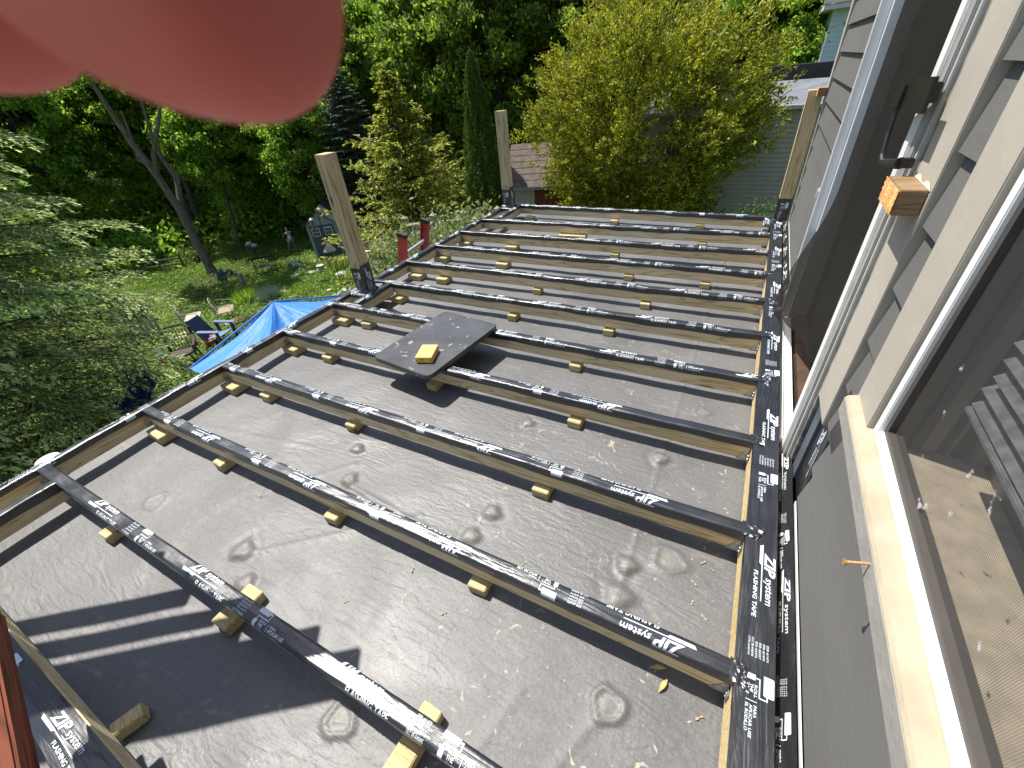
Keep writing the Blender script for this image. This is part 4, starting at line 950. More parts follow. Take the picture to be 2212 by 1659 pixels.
def conifer(tname, label, x, y, h, r0, nb, ls, tw, nl, mat, bark, droop=.25, up=.0, sag=.1, taper=.85, ntw=22, base=.06, asp=.35, trunk_r=.14, flat=True, group=None, azr=None, gz=None, rough=.2, wmax=.9, lowcut=0, tipmat=None, tipf=.68):
    z = ground(x, y) if gz is None else gz
    t = thing(tname, label, 'tree', (x, y, z), 0, group); br = []; tb = MB()
    tb.tube([(0, 0, 0), (.03, .02, h * .5), (0, 0, h * .97)], [trunk_r, trunk_r * .6, .015], 8)
    for i in range(nb):
        f = base + (1 - base) * (i + RNG.uniform(0, .6)) / nb; a = i * 2.39996 + RNG.uniform(-.3, .3)
        if azr is not None:
            a = math.radians(azr[0] + (azr[1] - azr[0]) * ((i * .618) % 1) + RNG.uniform(-8, 8))
        r = r0 * max(0, 1 - f) ** taper * RNG.uniform(1 - rough, 1 + rough * .6) + .06; z0 = f * h
        r *= 1 - lowcut * max(0, 1 - f / .4)
        p0 = (0, 0, z0); p1 = (r * math.cos(a), r * math.sin(a), z0 + up * r); br.append((p0, p1, sag * r))
        tb.tube([p0, (p1[0] * .5, p1[1] * .5, z0 + up * r * .5 - sag * r * .2), (p1[0] * .9, p1[1] * .9, z0 + up * r * .9 - sag * r * .8)], [.022 + .012 * (1 - f), .012, .004], 5)
    tb.build('trunk', bark, t)
    sprays('crown', br, tw, nl, ls, asp, mat, t, droop, flat, ntw, wmax, tipmat, tipf)
    return t
def xy(az, d): a = math.radians(az); return d * math.sin(a), d * math.cos(a)
# big hemlock at the left
hx, hy = xy(-89.0, 8.4)
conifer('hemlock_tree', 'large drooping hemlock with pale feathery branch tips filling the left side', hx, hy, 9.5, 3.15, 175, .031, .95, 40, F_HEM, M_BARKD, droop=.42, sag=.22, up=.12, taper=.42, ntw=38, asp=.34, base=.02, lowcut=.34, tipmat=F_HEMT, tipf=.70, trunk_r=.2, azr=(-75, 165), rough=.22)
# blue spruce, golden cypresses, arborvitae
x, y = xy(-46.5, 27); conifer('blue_spruce', 'dusky blue green spruce behind the middle post', x, y, 8.0, 3.5, 170, .07, .55, 12, F_SPR, M_BARKD, droop=.12, sag=.05, up=.1, taper=.8, ntw=20, asp=.3, rough=.12)
x, y = xy(-41.6, 15.5); conifer('golden_cypress', 'yellow green conical conifer with tiered branches between the two garden-side posts', x, y, 6.0, 3.9, 110, .052, .75, 18, F_GOLD, M_BARKD, droop=.14, sag=.04, up=.16, taper=1.0, ntw=26, asp=.42, rough=.45, flat=False, tipmat=F_GOLDT, tipf=.72)
x, y = xy(-36.8, 17.5); conifer('golden_cypress', 'smaller yellow green conifer half hidden left of the narrow arborvitae', x, y, 4.2, 1.9, 80, .046, .45, 14, F_GOLD, M_BARKD, droop=.08, sag=.02, up=.3, taper=.7, ntw=20, asp=.42, rough=.35, flat=False)
def arborvitae(az, d, h, r, label):
    x, y = xy(az, d); t = thing('arborvitae', label, 'tree', (x, y, ground(x, y))); n = 46000
    f = RNG.uniform(0, 1, n) ** 1.25; a = RNG.uniform(0, 2 * PI, n); ff = np.clip(f, 0, 1)
    rad = r * (np.clip(1 - ff, 0, 1) ** .62) * (1 + .10 * np.sin(a * 7 + f * 22) + .07 * np.sin(a * 13 - f * 45)) * RNG.uniform(.74, 1.04, n)
    P = np.stack([rad * np.cos(a), rad * np.sin(a), ff * h], -1); out = np.stack([np.cos(a), np.sin(a), np.zeros(n)], -1)
    A = unit(out * .5 + np.array([0, 0, 1.0]) + RNG.normal(size=(n, 3)) * .35); W = unit(np.cross(A, RNG.normal(size=(n, 3)))); s = .036 * RNG.uniform(.6, 1.3, (n, 1))
    link('crown', npmesh('arborvitae_crown', leaves(P, A * s, W * s * .4), 4), F_THU, t)
    MB().tube([(0, 0, 0), (0, 0, h * .93)], [.08, .02], 8).build('trunk', M_BARKD, t)
arborvitae(-32.5, 13.5, 5.85, .80, 'narrow dark green column-shaped arborvitae with a pointed top beside the red shed')
# large golden yew
def yew():
    x, y = xy(-13.9, 12.2); gz = ground(x, y); t = thing('golden_yew', 'large bushy golden green yew tree in front of the tan garage', 'tree', (x, y, gz))
    b = MB(); rs_ = random.Random(4); tips = []
    for i in range(7):
        a = i * 2.4; px, py = .25 * math.cos(a), .25 * math.sin(a); qx, qy = 1.5 * math.cos(a) * rs_.uniform(.5, 1.2), 1.5 * math.sin(a) * rs_.uniform(.5, 1.2)
        b.tube([(px, py, -.05), (px * 1.5, py * 1.5, 1.1), (qx * .6, qy * .6, 2.6), (qx, qy, 4.6)], [.10, .085, .055, .015], 7)
    b.build('trunk', M_BARK, t)
    nc = 620; D = rv(nc * 2); D = D[D[:, 2] > -.8][:nc]; nc = len(D)
    az_ = np.arctan2(D[:, 1], D[:, 0]); lump = 1 + .12 * np.sin(az_ * 5 + D[:, 2] * 4) + .08 * np.sin(az_ * 9 - D[:, 2] * 9 + 1)
    rad = RNG.uniform(.45, 1.0, nc) ** .5 * lump; hz = .60 + .40 * np.clip((D[:, 2] + .6) / .8, 0, 1)
    CC = D * rad[:, None] * np.stack([2.55 * hz, 2.3 * hz, np.full(nc, 2.95)], -1) + np.array([0, 0, 3.15])
    ns = 20; n = nc * ns; cr = RNG.uniform(.14, .30, nc); ii = np.repeat(np.arange(nc), ns)
    C = CC[ii] + RNG.normal(size=(n, 3)) * cr[ii][:, None] * np.array([1, 1, .55])
    out = unit(D[ii] * np.array([1, 1, .5]) + np.array([0, 0, .45]) + RNG.normal(size=(n, 3)) * .35)
    m_ = 20; u = np.linspace(0, 1, m_); ln = RNG.uniform(.12, .30, n)
    P = (C[:, None, :] + out[:, None, :] * (ln[:, None] * u[None, :])[:, :, None] + RNG.normal(size=(n, m_, 3)) * .03).reshape(-1, 3)
    A = unit(np.repeat(out, m_, 0) + RNG.normal(size=(n * m_, 3)) * .5); W = unit(np.cross(A, RNG.normal(size=(n * m_, 3)))); s = .036 * RNG.uniform(.7, 1.3, (n * m_, 1))
    link('crown', npmesh('yew_crown', leaves(P, A * s, W * s * .42), 4), F_YEW, t)
yew()
def bush(name, label, x, y, r, h, n, ls, mat, z0=None, foot=-.02, stems=5, dens=.4, asp=.45, group=None, cat='bush', nsub=60, up=.6):
    z = ground(x, y) if z0 is None else z0
    t = thing(name, label, cat, (x, y, z), 0, group); b = MB(); nc = nsub
    D = rv(nc); D[:, 2] = np.abs(D[:, 2]); rad = RNG.uniform(.45, 1, nc)[:, None]; C = D * rad * np.array([r, r, h])
    for i in range(min(stems, nc)): b.tube([(.05 * math.cos(i), .05 * math.sin(i), foot), (0, 0, -.02), tuple(C[i] * .5 + np.array([0, 0, .05])), tuple(C[i])], [.014 + .006 * r, .012 + .006 * r, .009, .003], 5)
    b.build('stems', M_BARK, t)
    idx = RNG.randint(0, nc, n); P = C[idx] + RNG.normal(size=(n, 3)) * r * .17; P[:, 2] = np.maximum(P[:, 2], .01)
    link('foliage', npmesh(name, leafset(P, ls, up=up, aspect=asp), 4), mat, t); return t
# near garden bush beyond the rim, ladder, picket fence
p = pt(925, 560, 6.6); bush('flowering_bush', 'pale leafed open bush just beyond the rim behind the red ladder', p.x, p.y, 1.25, 1.55, 15000, .045, F_RHO, stems=22, nsub=130, z0=-2.05, foot=-2.0)
p = pt(1005, 520, 7.6); bush('flowering_bush', 'smaller pale leafed bush between the bush by the ladder and the far corner post', p.x, p.y, .85, 1.3, 6000, .042, F_RHO, stems=14, nsub=60, z0=-1.9, foot=-2.2)
p = pt(825, 600, 7.0); bush('green_shrub', 'bright leafy shrub at the foot of the red ladder right of the middle post', p.x, p.y, .62, 1.5, 6500, .035, F_LOW, nsub=50)
p = pt(1640, 425, 9.6); bush('green_shrub', 'dense green shrub in front of the tan garage wall', p.x, p.y, .85, 2.35, 22000, .030, F_THU, nsub=90)
p = pt(1715, 445, 7.5); bush('green_shrub', 'yellow green shrub showing behind the far post beside the house', p.x, p.y, .35, 2.1, 7000, .028, F_BRIGHT, nsub=40)
p = pt(30, 1010, 6.0); bush('green_shrub', 'bright leafed shrub in the lower left under the hemlock', p.x, p.y, .7, 1.9, 4000, .055, F_LOW, nsub=40)
p = pt(60, 900, 7.5); bush('green_shrub', 'shaded leafy shrub below the hemlock', p.x, p.y, .9, 1.8, 5000, .05, F_LOW, nsub=40)

# extension ladder leaning on the rim
def ladder():
    t = thing('ladder', 'red fibreglass ladder leaning against the outer rim of the deck', 'ladder')
    a = Vector((-2.80, 2.66, .125)); b_ = Vector((-2.80, 3.02, .155)); dn = Vector((-.92, -.05, -3.6)) ; dn.normalize()
    side = (b_ - a).normalized(); nrm_ = dn.cross(side).normalized()
    red = plain('scraped red fibreglass', (.40, .035, .025), .55, c2=(.50, .07, .05), nscale=18, bump=.3, bscale=60)
    al = plain('worn aluminium', (.42, .42, .41), .45, metal=.6, noise=.25, nscale=40)
    for s_, q in ((1, a), (-1, b_)):
        M = Matrix.Translation(q) @ Matrix((( side.x * s_, nrm_.x, dn.x, 0), (side.y * s_, nrm_.y, dn.y, 0), (side.z * s_, nrm_.z, dn.z, 0), (0, 0, 0, 1)))
        MB().box(-.004, .0, -.042, .042, 0, 4.1, M).box(0, .026, -.042, -.036, 0, 4.1, M).box(0, .026, .036, .042, 0, 4.1, M).build('side_rail', red, t)
        MB().box(-.007, .029, -.046, .046, -.012, .022, M, bev=.003).build('end_cap', plain('black plastic', (.02, .02, .02), .5), t)
        e = MB(); 
        for i in range(13):
            c = q + dn * (.19 + .3048 * i)
            Mr = Matrix.Translation(c) @ Matrix(((side.x, nrm_.x, dn.x, 0), (side.y, nrm_.y, dn.y, 0), (side.z, nrm_.z, dn.z, 0), (0, 0, 0, 1)))
            e = MB().lathe([(.010, -.0005), (.021, -.0005), (.021, .001), (.010, .001)], n=14, M=Mr @ Matrix.Rotation(PI / 2 * s_, 4, 'Y') @ Matrix.Translation((0, 0, .004)))
            if i < 3: e.build('rung_ring', al, t)
    for i in range(13):
        c = a + dn * (.19 + .3048 * i); d = b_ + dn * (.19 + .3048 * i); MB().tube([c, d], .016, 12).build('rung', al, t)
ladder()
# picket fence running back from beyond the rim
def fence():
    t = thing('picket_fence', 'weathered wooden picket fence with capped posts behind the pale bush', 'fence')
    mw = plain('weathered fence wood', (.30, .25, .18), .9, c2=(.42, .36, .27), nscale=6, stretch=(1, 1, .3), bump=.3, bscale=30)
    A = pt(1075, 452, 9.2); A.z = 0; Bq = pt(880, 500, 10.6); Bq.z = 0
    top = -1.05; d = (Bq - A); L = d.length; d.normalize(); nn = Vector((-d.y, d.x, 0))
    for i in range(4):
        p = A + d * (L * i / 3.0); zg = ground(p.x, p.y); tz = top - .09 * i
        MB().box(-.05, .05, -.05, .05, zg, tz).build('fence_post', mw, t, loc=(p.x, p.y, 0), rot=(0, 0, math.atan2(d.y, d.x)))
        MB().box(-.07, .07, -.07, .07, tz + .001, tz + .03, bev=.004).lathe([(.075, tz + .0305), (.0005, tz + .08)], n=4).build('post_cap', mw, t, loc=(p.x, p.y, 0), rot=(0, 0, math.atan2(d.y, d.x)))
    M = Matrix.Translation(A) @ Matrix(((d.x, nn.x, 0, 0), (d.y, nn.y, 0, 0), (0, 0, 1, 0), (0, 0, 0, 1)))
    b = MB()
    n = int(L / .11)
    for i in range(n):
        x = i * .11 + .02; z = top - .16 - .27 * x / L; b.box(x, x + .075, .052, .072, z - 1.3, z + .05 * math.sin(i * 1.7), M)
    b.build('pickets', mw, t)
    b = MB()
    for dz in (-.15, -1.1): 
        p0 = M @ Vector((0, 0, top + dz)); p1 = M @ Vector((L, 0, top + dz - .27)); b.tube([p0, p1], .045, 4)
    b.build('rails', mw, t)
fence()

# ------------------------------------------------------------------ red shed, garage, far house
def shed():
    C0 = pt(2016 / 1.8228, 730 / 1.8228, 12.6); gz = ground(C0.x, C0.y); top = C0.z
    t = thing('red_shed', 'dark red shed with brown shingle roof and pale door behind the far corner post', 'shed', (C0.x, C0.y, 0), math.radians(18))
    red = plain('dark red boards', (.13, .028, .015), .8, noise=.2, nscale=9, stretch=(6, 6, .6), bump=.3)
    W_, D_ = 1.65, 2.6    # W along +x (eave side), D along rotated left
    ev = -1.22; rd = -.42
    b = MB(); b.box(0, W_, 0, .05, gz - .2, ev).box(W_ - .05, W_, .05, D_, gz - .2, ev).box(0, W_, D_ - .05, D_, gz - .2, ev)
    b.build('wall', red, t)
    # gable wall towards the left
    MB().add([(-.002, 0, gz - .2), (-.002, D_, gz - .2), (-.002, D_, ev), (-.002, D_ / 2, rd - .05), (-.002, 0, ev)], [(0, 1, 2, 3, 4)]).add([(W_ + .002, 0, gz - .2), (W_ + .002, 0, ev), (W_ + .002, D_ / 2, rd - .05), (W_ + .002, D_, ev), (W_ + .002, D_, gz - .2)], [(0, 1, 2, 3, 4)]).build('gable', red, t)
    sh = plain('brown asphalt shingles', (.085, .065, .052), .95, c2=(.14, .11, .09), nscale=7, bump=.5, bscale=60)
    b = MB(); o = .16
    for k in range(7):
        f0, f1 = k / 7, (k + 1) / 7
        for s_ in (0, 1):
            ya, yb = (-o + (D_ / 2 + o) * f0, -o + (D_ / 2 + o) * f1) if s_ == 0 else (D_ + o - (D_ / 2 + o) * f0, D_ + o - (D_ / 2 + o) * f1)
            za, zb = ev - .08 + (rd - ev + .08) * f0, ev - .08 + (rd - ev + .08) * f1
            b.add([(-o, ya, za + .012), (W_ + o, ya, za + .012), (W_ + o, yb, zb), (-o, yb, zb), (-o, ya, za), (W_ + o, ya, za)], [(0, 1, 2, 3), (4, 5, 1, 0)])
    b.build('roof', sh, t)
    gr = plain('grey fascia', (.24, .23, .21), .7)
    b = MB(); b.box(-o, W_ + o, -o - .02, -o, ev - .16, ev - .075)
    b.add([(-o - .012, -o, ev - .17), (-o - .012, D_ / 2, rd - .10), (-o - .012, D_ / 2, rd + .012), (-o - .012, -o, ev - .07)], [(0, 3, 2, 1)]).add([(-o - .012, D_ + o, ev - .17), (-o - .012, D_ / 2, rd - .10), (-o - .012, D_ / 2, rd + .012), (-o - .012, D_ + o, ev - .07)], [(0, 1, 2, 3)])
    b.build('fascia', gr, t)
    MB().box(.06, .62, -.03, -.003, gz, ev - .12).build('door', plain('pale grey door', (.36, .33, .28), .7, noise=.06), t)
shed()
def garage():
    Yf = 13.2; ev = 1.1348 - .080 * 13.3; gz = ground(0, Yf)
    t = thing('garage', 'tan lap-sided garage with a pale flat-pitched roof behind the yew', 'building')
    b = MB(); z = gz - .3; k = 0; ex = .105
    while z < ev - .22:
        b.add([(-3.2, Yf - .024, z), (3.2, Yf - .024, z), (3.2, Yf, z + ex), (-3.2, Yf, z + ex), (-3.2, Yf + .02, z), (3.2, Yf + .02, z)], [(0, 1, 2, 3), (4, 5, 1, 0)]); z += ex
    b.box(-3.2, 3.2, Yf + .03, Yf + .2, gz - .3, ev - .1)
    b.build('wall', plain('tan vinyl siding', (.50, .455, .34), .6, noise=.05, nscale=2), t)
    b = MB(); b.box(-3.3, 3.3, Yf - .03, Yf + .02, ev - .30, ev - .065).build('fascia', plain('cream fascia', (.42, .40, .33), .6), t)
    MB().box(-3.4, 3.4, Yf - .20, Yf - .08, ev - .075, ev + .015, bev=.01).build('gutter', plain('dirty white gutter', (.50, .49, .45), .5, noise=.3, nscale=12), t)
    MB().add([(-3.4, Yf - .10, ev + .0), (3.4, Yf - .10, ev + .0), (3.4, Yf + 2.6, ev + .37), (-3.4, Yf + 2.6, ev + .37), (-3.4, Yf + 2.6, ev - .5), (3.4, Yf + 2.6, ev - .5), (-3.4, Yf - .1, ev - .05), (3.4, Yf - .1, ev - .05)], [(0, 1, 2, 3), (4, 5, 7, 6)]).build('roof', plain('pale rolled roofing', (.12, .13, .15), .8, c2=(.19, .20, .22), nscale=3, bump=.4, bscale=40), t)
    MB().box(-2.4, 3.6, Yf + 2.62, Yf + 3.1, ev - .4, ev + .70).build('rear_parapet', plain('dark roof membrane', (.022, .022, .026), .6, noise=.3, nscale=5), t)
garage()
def farhouse():
    t = thing('neighbour_house', 'pale blue clapboard house with a dark window at the top right behind the grey wall', 'building')
    D_ = 24; P0 = pt(1772, 137, D_)
    x0 = P0.x - .05; Y = P0.y; z0 = -.6
    b = MB(); z = z0
    while z < 2.6:
        b.add([(x0, Y - .018, z), (x0 + 5, Y - .018, z), (x0 + 5, Y, z + .15), (x0, Y, z + .15), (x0, Y + .02, z), (x0 + 5, Y + .02, z)], [(0, 1, 2, 3), (4, 5, 1, 0)]); z += .15
    b.box(x0, x0 + 5, Y + .03, Y + 6, ground(x0, Y), 2.6)
    b.build('wall', plain('pale blue clapboard', (.50, .60, .62), .6, noise=.05), t)
    w_ = MB().box(x0 + .55, x0 + 1.0, Y - .05, Y - .02, .3, 1.45).build('window', plain('white window trim', (.7, .7, .66), .5), t)
    MB().box(x0 + .60, x0 + .95, Y - .056, Y - .051, .35, .84).build('pane', plain('dark pane', (.02, .025, .03), .1), w_)
    MB().box(x0 + .60, x0 + .95, Y - .056, Y - .051, .90, 1.40).build('pane', plain('dark pane', (.02, .025, .03), .1), w_)
    MB().box(x0 - .35, x0 + 5.4, Y - .55, Y + 6.4, 2.15, 2.3).build('eave', plain('white soffit', (.6, .6, .57), .6), t)
    MB().add([(x0 - .4, Y - .6, 2.31), (x0 + 5.4, Y - .6, 2.31), (x0 + 5.4, Y + 3, 4.2), (x0 - .4, Y + 3, 4.2), (x0 + 5.4, Y + 6.4, 2.31), (x0 - .4, Y + 6.4, 2.31)], [(0, 1, 2, 3), (3, 2, 4, 5)]).build('roof', plain('dark shingles far', (.07, .07, .075), .9, noise=.2), t)
farhouse()

# ------------------------------------------------------------------ leaning tree and thin trunks on the left
def limb_tree(name, label, base, segs, mat, group=None, leaf=None):
    t = thing(name, label, 'tree', base, 0, group); b = MB()
    for pts_, rr in segs: b.tube([Vector(p) - Vector(base) for p in pts_], rr, 10)
    b.build('trunk', mat, t); return t
B0 = gp(462, 592); D0 = math.hypot(B0.x, B0.y)
def at(fx, fy, dd=0.0): return pt(fx, fy, D0 + dd)
lt_ = limb_tree('leaning_tree', 'thick grey forked tree trunk leaning left behind the garden', B0 + Vector((0, 0, -.2)),
    [([B0 + Vector((0, 0, -.2)), at(452, 575), at(420, 515), at(390, 455), at(360, 410), at(325, 360), at(285, 310), at(245, 250), at(200, 180), at(160, 60)], [.32, .22, .19, .18, .165, .155, .13, .11, .09, .06]),
     ([at(392, 458), at(388, 425, .3), at(382, 385, .6), at(352, 345, .9), at(330, 300, 1.2), at(300, 200, 1.5)], [.15, .13, .12, .10, .08, .05]),
     ([at(340, 380), at(332, 330, -.3), at(340, 280, -.6), at(350, 200, -.9)], [.12, .10, .08, .05]),
     ([at(330, 362), at(300, 345, .5), at(285, 300, .8), at(262, 240, 1.0)], [.10, .07, .06, .04])], M_BARK)
me, C = crown_mesh('leaning_tree_crown', 3.2, 2.3, 90, 150, .10, 77); o = link('crown', me, F_BRIGHT, lt_); c_ = at(270, 190) - (B0 + Vector((0, 0, -.2))); o.location = (c_.x, c_.y, c_.z + 2.2)
for i, (b0, top_, r, lab) in enumerate((((440, 512), (352, 262), .17, 'dark slim trunk just right of the leaning tree, nearer one of a close pair'), ((430, 512), (325, 275), .12, 'dark slim trunk just right of the leaning tree, farther one of a close pair'), ((520, 545), (478, 385), .09, 'thin straight young trunk in the bright undergrowth'), ((705, 480), (640, 250), .15, 'dark trunk in deep shade left of the blue spruce'))):
    G = gp(*b0); d = math.hypot(G.x, G.y); T = pt(top_[0], top_[1], d + 1); t = limb_tree('slim_tree', lab, G + Vector((0, 0, -.2)), [([G + Vector((0, 0, -.2)), G.lerp(T, .35) + Vector((.1, .05, 0)), G.lerp(T, .7), T, T + (T - G) * .5], [r * 1.2, r, r * .9, r * .75, r * .3])], M_BARKD)
    me, C = crown_mesh('slim_tree_crown', 2.3, 2.0, 50, 110, .10, 90 + i); o = link('crown', me, F_WOOD if i != 2 else F_BRIGHT, t); q = T - G + (T - G) * .45; o.location = (q.x, q.y, q.z + .8)

# ------------------------------------------------------------------ garden shed with windows
def playhouse():
    B = gp(686, 560); d = math.hypot(B.x, B.y); az = math.atan2(B.x, B.y)
    t = thing('garden_shed', 'narrow grey garden shed with two small paned windows on its doors', 'shed', (B.x, B.y, B.z), -az + math.radians(-16))
    wl = plain('grey resin wall', (.26, .28, .29), .6, noise=.06); dk = plain('dark grey doors', (.075, .08, .085), .6, noise=.1)
    w_, h_, pk, dp = 1.45, 1.75, 2.35, 2.5
    b = MB(); b.add([(0, 0, 0), (w_, 0, 0), (w_, 0, h_), (w_ / 2, 0, pk), (0, 0, h_), (0, dp, 0), (w_, dp, 0), (w_, dp, h_), (w_ / 2, dp, pk), (0, dp, h_)], [(0, 1, 2, 3, 4), (9, 8, 7, 6, 5), (1, 6, 7, 2), (0, 4, 9, 5)])
    b.build('wall', wl, t)
    dr = MB().box(.14, w_ / 2 - .01, -.03, -.002, .03, h_ - .12).build('door', dk, t); dr2 = MB().box(w_ / 2 + .01, w_ - .14, -.03, -.002, .03, h_ - .12).build('door', dk, t)
    for q, xx in ((dr, .22), (dr2, w_ / 2 + .10)):
        f = MB().box(xx, xx + .38, -.045, -.031, 1.12, 1.52); wn = f.build('window', plain('white muntins', (.6, .6, .58), .5), q)
        g = MB()
        for i in range(3):
            for j in range(2): g.box(xx + .03 + i * .112, xx + .122 + i * .112, -.051, -.046, 1.15 + j * .175, 1.305 + j * .175)
        g.build('panes', plain('shed panes', (.05, .055, .06), .15), wn)
    rf = plain('black shingles', (.03, .03, .035), .8, noise=.4, nscale=4)
    MB().add([(-.16, -.14, h_ - .14), (w_ / 2, -.14, pk + .03), (w_ / 2, dp + .1, pk + .03), (-.16, dp + .1, h_ - .14), (w_ + .16, -.14, h_ - .14), (w_ + .16, dp + .1, h_ - .14), (-.16, -.14, h_ - .20), (w_ / 2, -.14, pk - .04), (w_ + .16, -.14, h_ - .20)], [(0, 1, 2, 3), (1, 4, 5, 2), (6, 7, 1, 0), (7, 8, 4, 1)]).build('roof', rf, t)
playhouse()

# ------------------------------------------------------------------ person in the yard
def skinned(name, verts, edges, mat, parent, root=0, lv=2):
    me = bpy.data.meshes.new(name); me.from_pydata([v[0] for v in verts], edges, []); o = bpy.data.objects.new(name, me); COL.objects.link(o); o.parent = parent
    o.modifiers.new('s', 'SKIN'); 
    for i, v in enumerate(verts): me.skin_vertices[0].data[i].radius = (v[1], v[2] if len(v) > 2 else v[1])
    me.skin_vertices[0].data[root].use_root = True
    o.modifiers.new('b', 'SUBSURF').levels = lv
    bpy.context.view_layer.update(); m2 = bpy.data.meshes.new_from_object(o.evaluated_get(bpy.context.evaluated_depsgraph_get())); o.modifiers.clear(); o.data = m2
    m2.materials.clear(); m2.materials.append(mat); m2.polygons.foreach_set('use_smooth', [True] * len(m2.polygons)); return o
def yardperson():
    B = gp(640, 551); t = thing('person', 'person in white shirt and dark open jacket walking left of the garden shed', 'person', (B.x, B.y, B.z), math.atan2(-B.y, -B.x) + PI / 2 + .5); t.scale = (.86,) * 3
    skn = plain('skin tone', (.42, .24, .16), .6); jk = plain('navy jacket', (.018, .024, .045), .8); tr = plain('brown trousers', (.11, .085, .06), .9); wh = plain('white shirt', (.62, .66, .72), .8); hr = plain('dark hair', (.015, .012, .01), .8)
    V = [((0, 0, .98), .13, .10), ((0, 0, 1.18), .13, .095), ((0, .01, 1.38), .16, .10), ((0, .01, 1.47), .07, .06), ((0, 0, 1.55), .05), ((0, -.01, 1.66), .085, .10), ((0, -.005, 1.74), .07, .085),
         ((.19, .01, 1.41), .055), ((.33, .10, 1.22), .045), ((.24, -.06, 1.06), .035), ((.20, -.09, 1.02), .03), ((-.19, .01, 1.41), .055), ((-.33, .10, 1.22), .045), ((-.24, -.06, 1.06), .035), ((-.20, -.09, 1.02), .03),
         ((.10, 0, .90), .095), ((.13, -.10, .52), .065), ((.14, -.05, .10), .045), ((.14, -.18, .04), .045, .03), ((-.10, 0, .90), .095), ((-.16, .12, .52), .065), ((-.20, .34, .14), .045), ((-.20, .26, .04), .045, .03)]
    E_ = [(0, 1), (1, 2), (2, 3), (3, 4), (4, 5), (5, 6), (2, 7), (7, 8), (8, 9), (9, 10), (2, 11), (11, 12), (12, 13), (13, 14), (0, 15), (15, 16), (16, 17), (17, 18), (0, 19), (19, 20), (20, 21), (21, 22)]
    skinned('body', V, E_, skn, t)
    g = .014
    skinned('shirt', [((0, 0, .93), .15, .115), ((0, 0, 1.18), .15, .112), ((0, .005, 1.36), .165, .115)], [(0, 1), (1, 2)], wh, t)
    skinned('jacket', [((0, .045, .95), .16, .10), ((0, .045, 1.18), .16, .10), ((0, .03, 1.40), .18, .108), ((.19, .02, 1.42), .075), ((.335, .11, 1.22), .062), ((.25, -.04, 1.08), .05), ((-.19, .02, 1.42), .075), ((-.335, .11, 1.22), .062), ((-.25, -.04, 1.08), .05)], [(0, 1), (1, 2), (2, 3), (3, 4), (4, 5), (2, 6), (6, 7), (7, 8)], jk, t)
    skinned('trousers', [((0, 0, .93), .15, .11), ((.10, 0, .86), .11), ((.13, -.10, .52), .08), ((.14, -.05, .14), .065), ((-.10, 0, .86), .11), ((-.16, .12, .52), .08), ((-.20, .33, .18), .065)], [(0, 1), (1, 2), (2, 3), (0, 4), (4, 5), (5, 6)], tr, t)
    skinned('hair', [((0, .012, 1.70), .092, .105), ((0, .015, 1.765), .075, .09)], [(0, 1)], hr, t)
yardperson()

# ------------------------------------------------------------------ blue canopy tarp
def tarpmat(name, c, rough=.58):
    m, n, b = newmat(name); b.inputs['Base Color'].default_value = rgb(c); b.inputs['Roughness'].default_value = rough; b.inputs['Specular IOR Level'].default_value = .5
    tc = n.nodes.new('ShaderNodeTexCoord'); t = n.nodes.new('ShaderNodeTexNoise'); t.inputs['Scale'].default_value = 3.5; t.inputs['Detail'].default_value = 7; t.inputs['Distortion'].default_value = 1.5; n.links.new(tc.outputs['Object'], t.inputs['Vector'])
    bu = n.nodes.new('ShaderNodeBump'); bu.inputs['Strength'].default_value = .35; bu.inputs['Distance'].default_value = .05; n.links.new(t.outputs[0], bu.inputs['Height']); n.links.new(bu.outputs[0], b.inputs['Normal'])
    tr = n.nodes.new('ShaderNodeBsdfTranslucent'); tr.inputs[0].default_value = rgb(c); mx = n.nodes.new('ShaderNodeMixShader'); mx.inputs[0].default_value = .18
    n.links.new(b.outputs[0], mx.inputs[1]); n.links.new(tr.outputs[0], mx.inputs[2]); n.links.new(mx.outputs[0], n.nodes['Material Output'].inputs[0]); return m
M_BLUE = tarpmat('blue tarp', (.06, .26, .72))
def tarp():
    t = thing('tarp_canopy', 'bright blue tarp canopy stretched below the rim with a pole-peaked fold', 'tarp')
    A = pt(409, 797, 6.0); P = pt(590, 652, 6.4); C = pt(760, 636, 7.0); R1 = pt(820, 690, 5.6); R0 = pt(500, 860, 4.9); M0 = pt(640, 760, 5.4)
    # triangular fans from the peak, edges pulled in slightly
    ring = [A, pt(445, 812, 5.5), R0, pt(560, 800, 4.6), M0, pt(760, 720, 5.2), R1, C]
    vs = []; n1 = 14; nr = len(ring)
    full = []
    for i in range(nr - 1):
        for k in range(10): full.append(ring[i].lerp(ring[i + 1], k / 10))
    full.append(ring[-1])
    for j in range(n1 + 1):
        f = j / n1
        for i, q in enumerate(full):
            p = P.lerp(q, f); s_ = math.sin(PI * f)
            p = p + Vector((0, 0, -.05 * s_ + .009 * math.sin(i * 1.3) * f ** .5 * (1 - f * .7) + .010 * math.sin(i * .9 + f * 9) * s_)); vs.append(p)
    m_ = len(full); fs = [(j * m_ + i, j * m_ + i + 1, (j + 1) * m_ + i + 1, (j + 1) * m_ + i) for j in range(n1) for i in range(m_ - 1)]
    MB().add(vs, fs).build('sheet', M_BLUE, t, True)
    # edge hem + sheet to the left edge (P-A) closes by construction
    MB().tube([A, P, C], .012, 6).build('hem', M_BLUE, t)
    MB().tube([P + Vector((0, 0, -.01)), Vector((P.x, P.y, ground(P.x, P.y)))], .02, 8).build('pole', M_GALV, t)
    MB().tube([A, pt(380, 800, 7.2) + Vector((0, 0, -1.5))], .004, 5).build('rope', M_TRIM, t)
tarp()

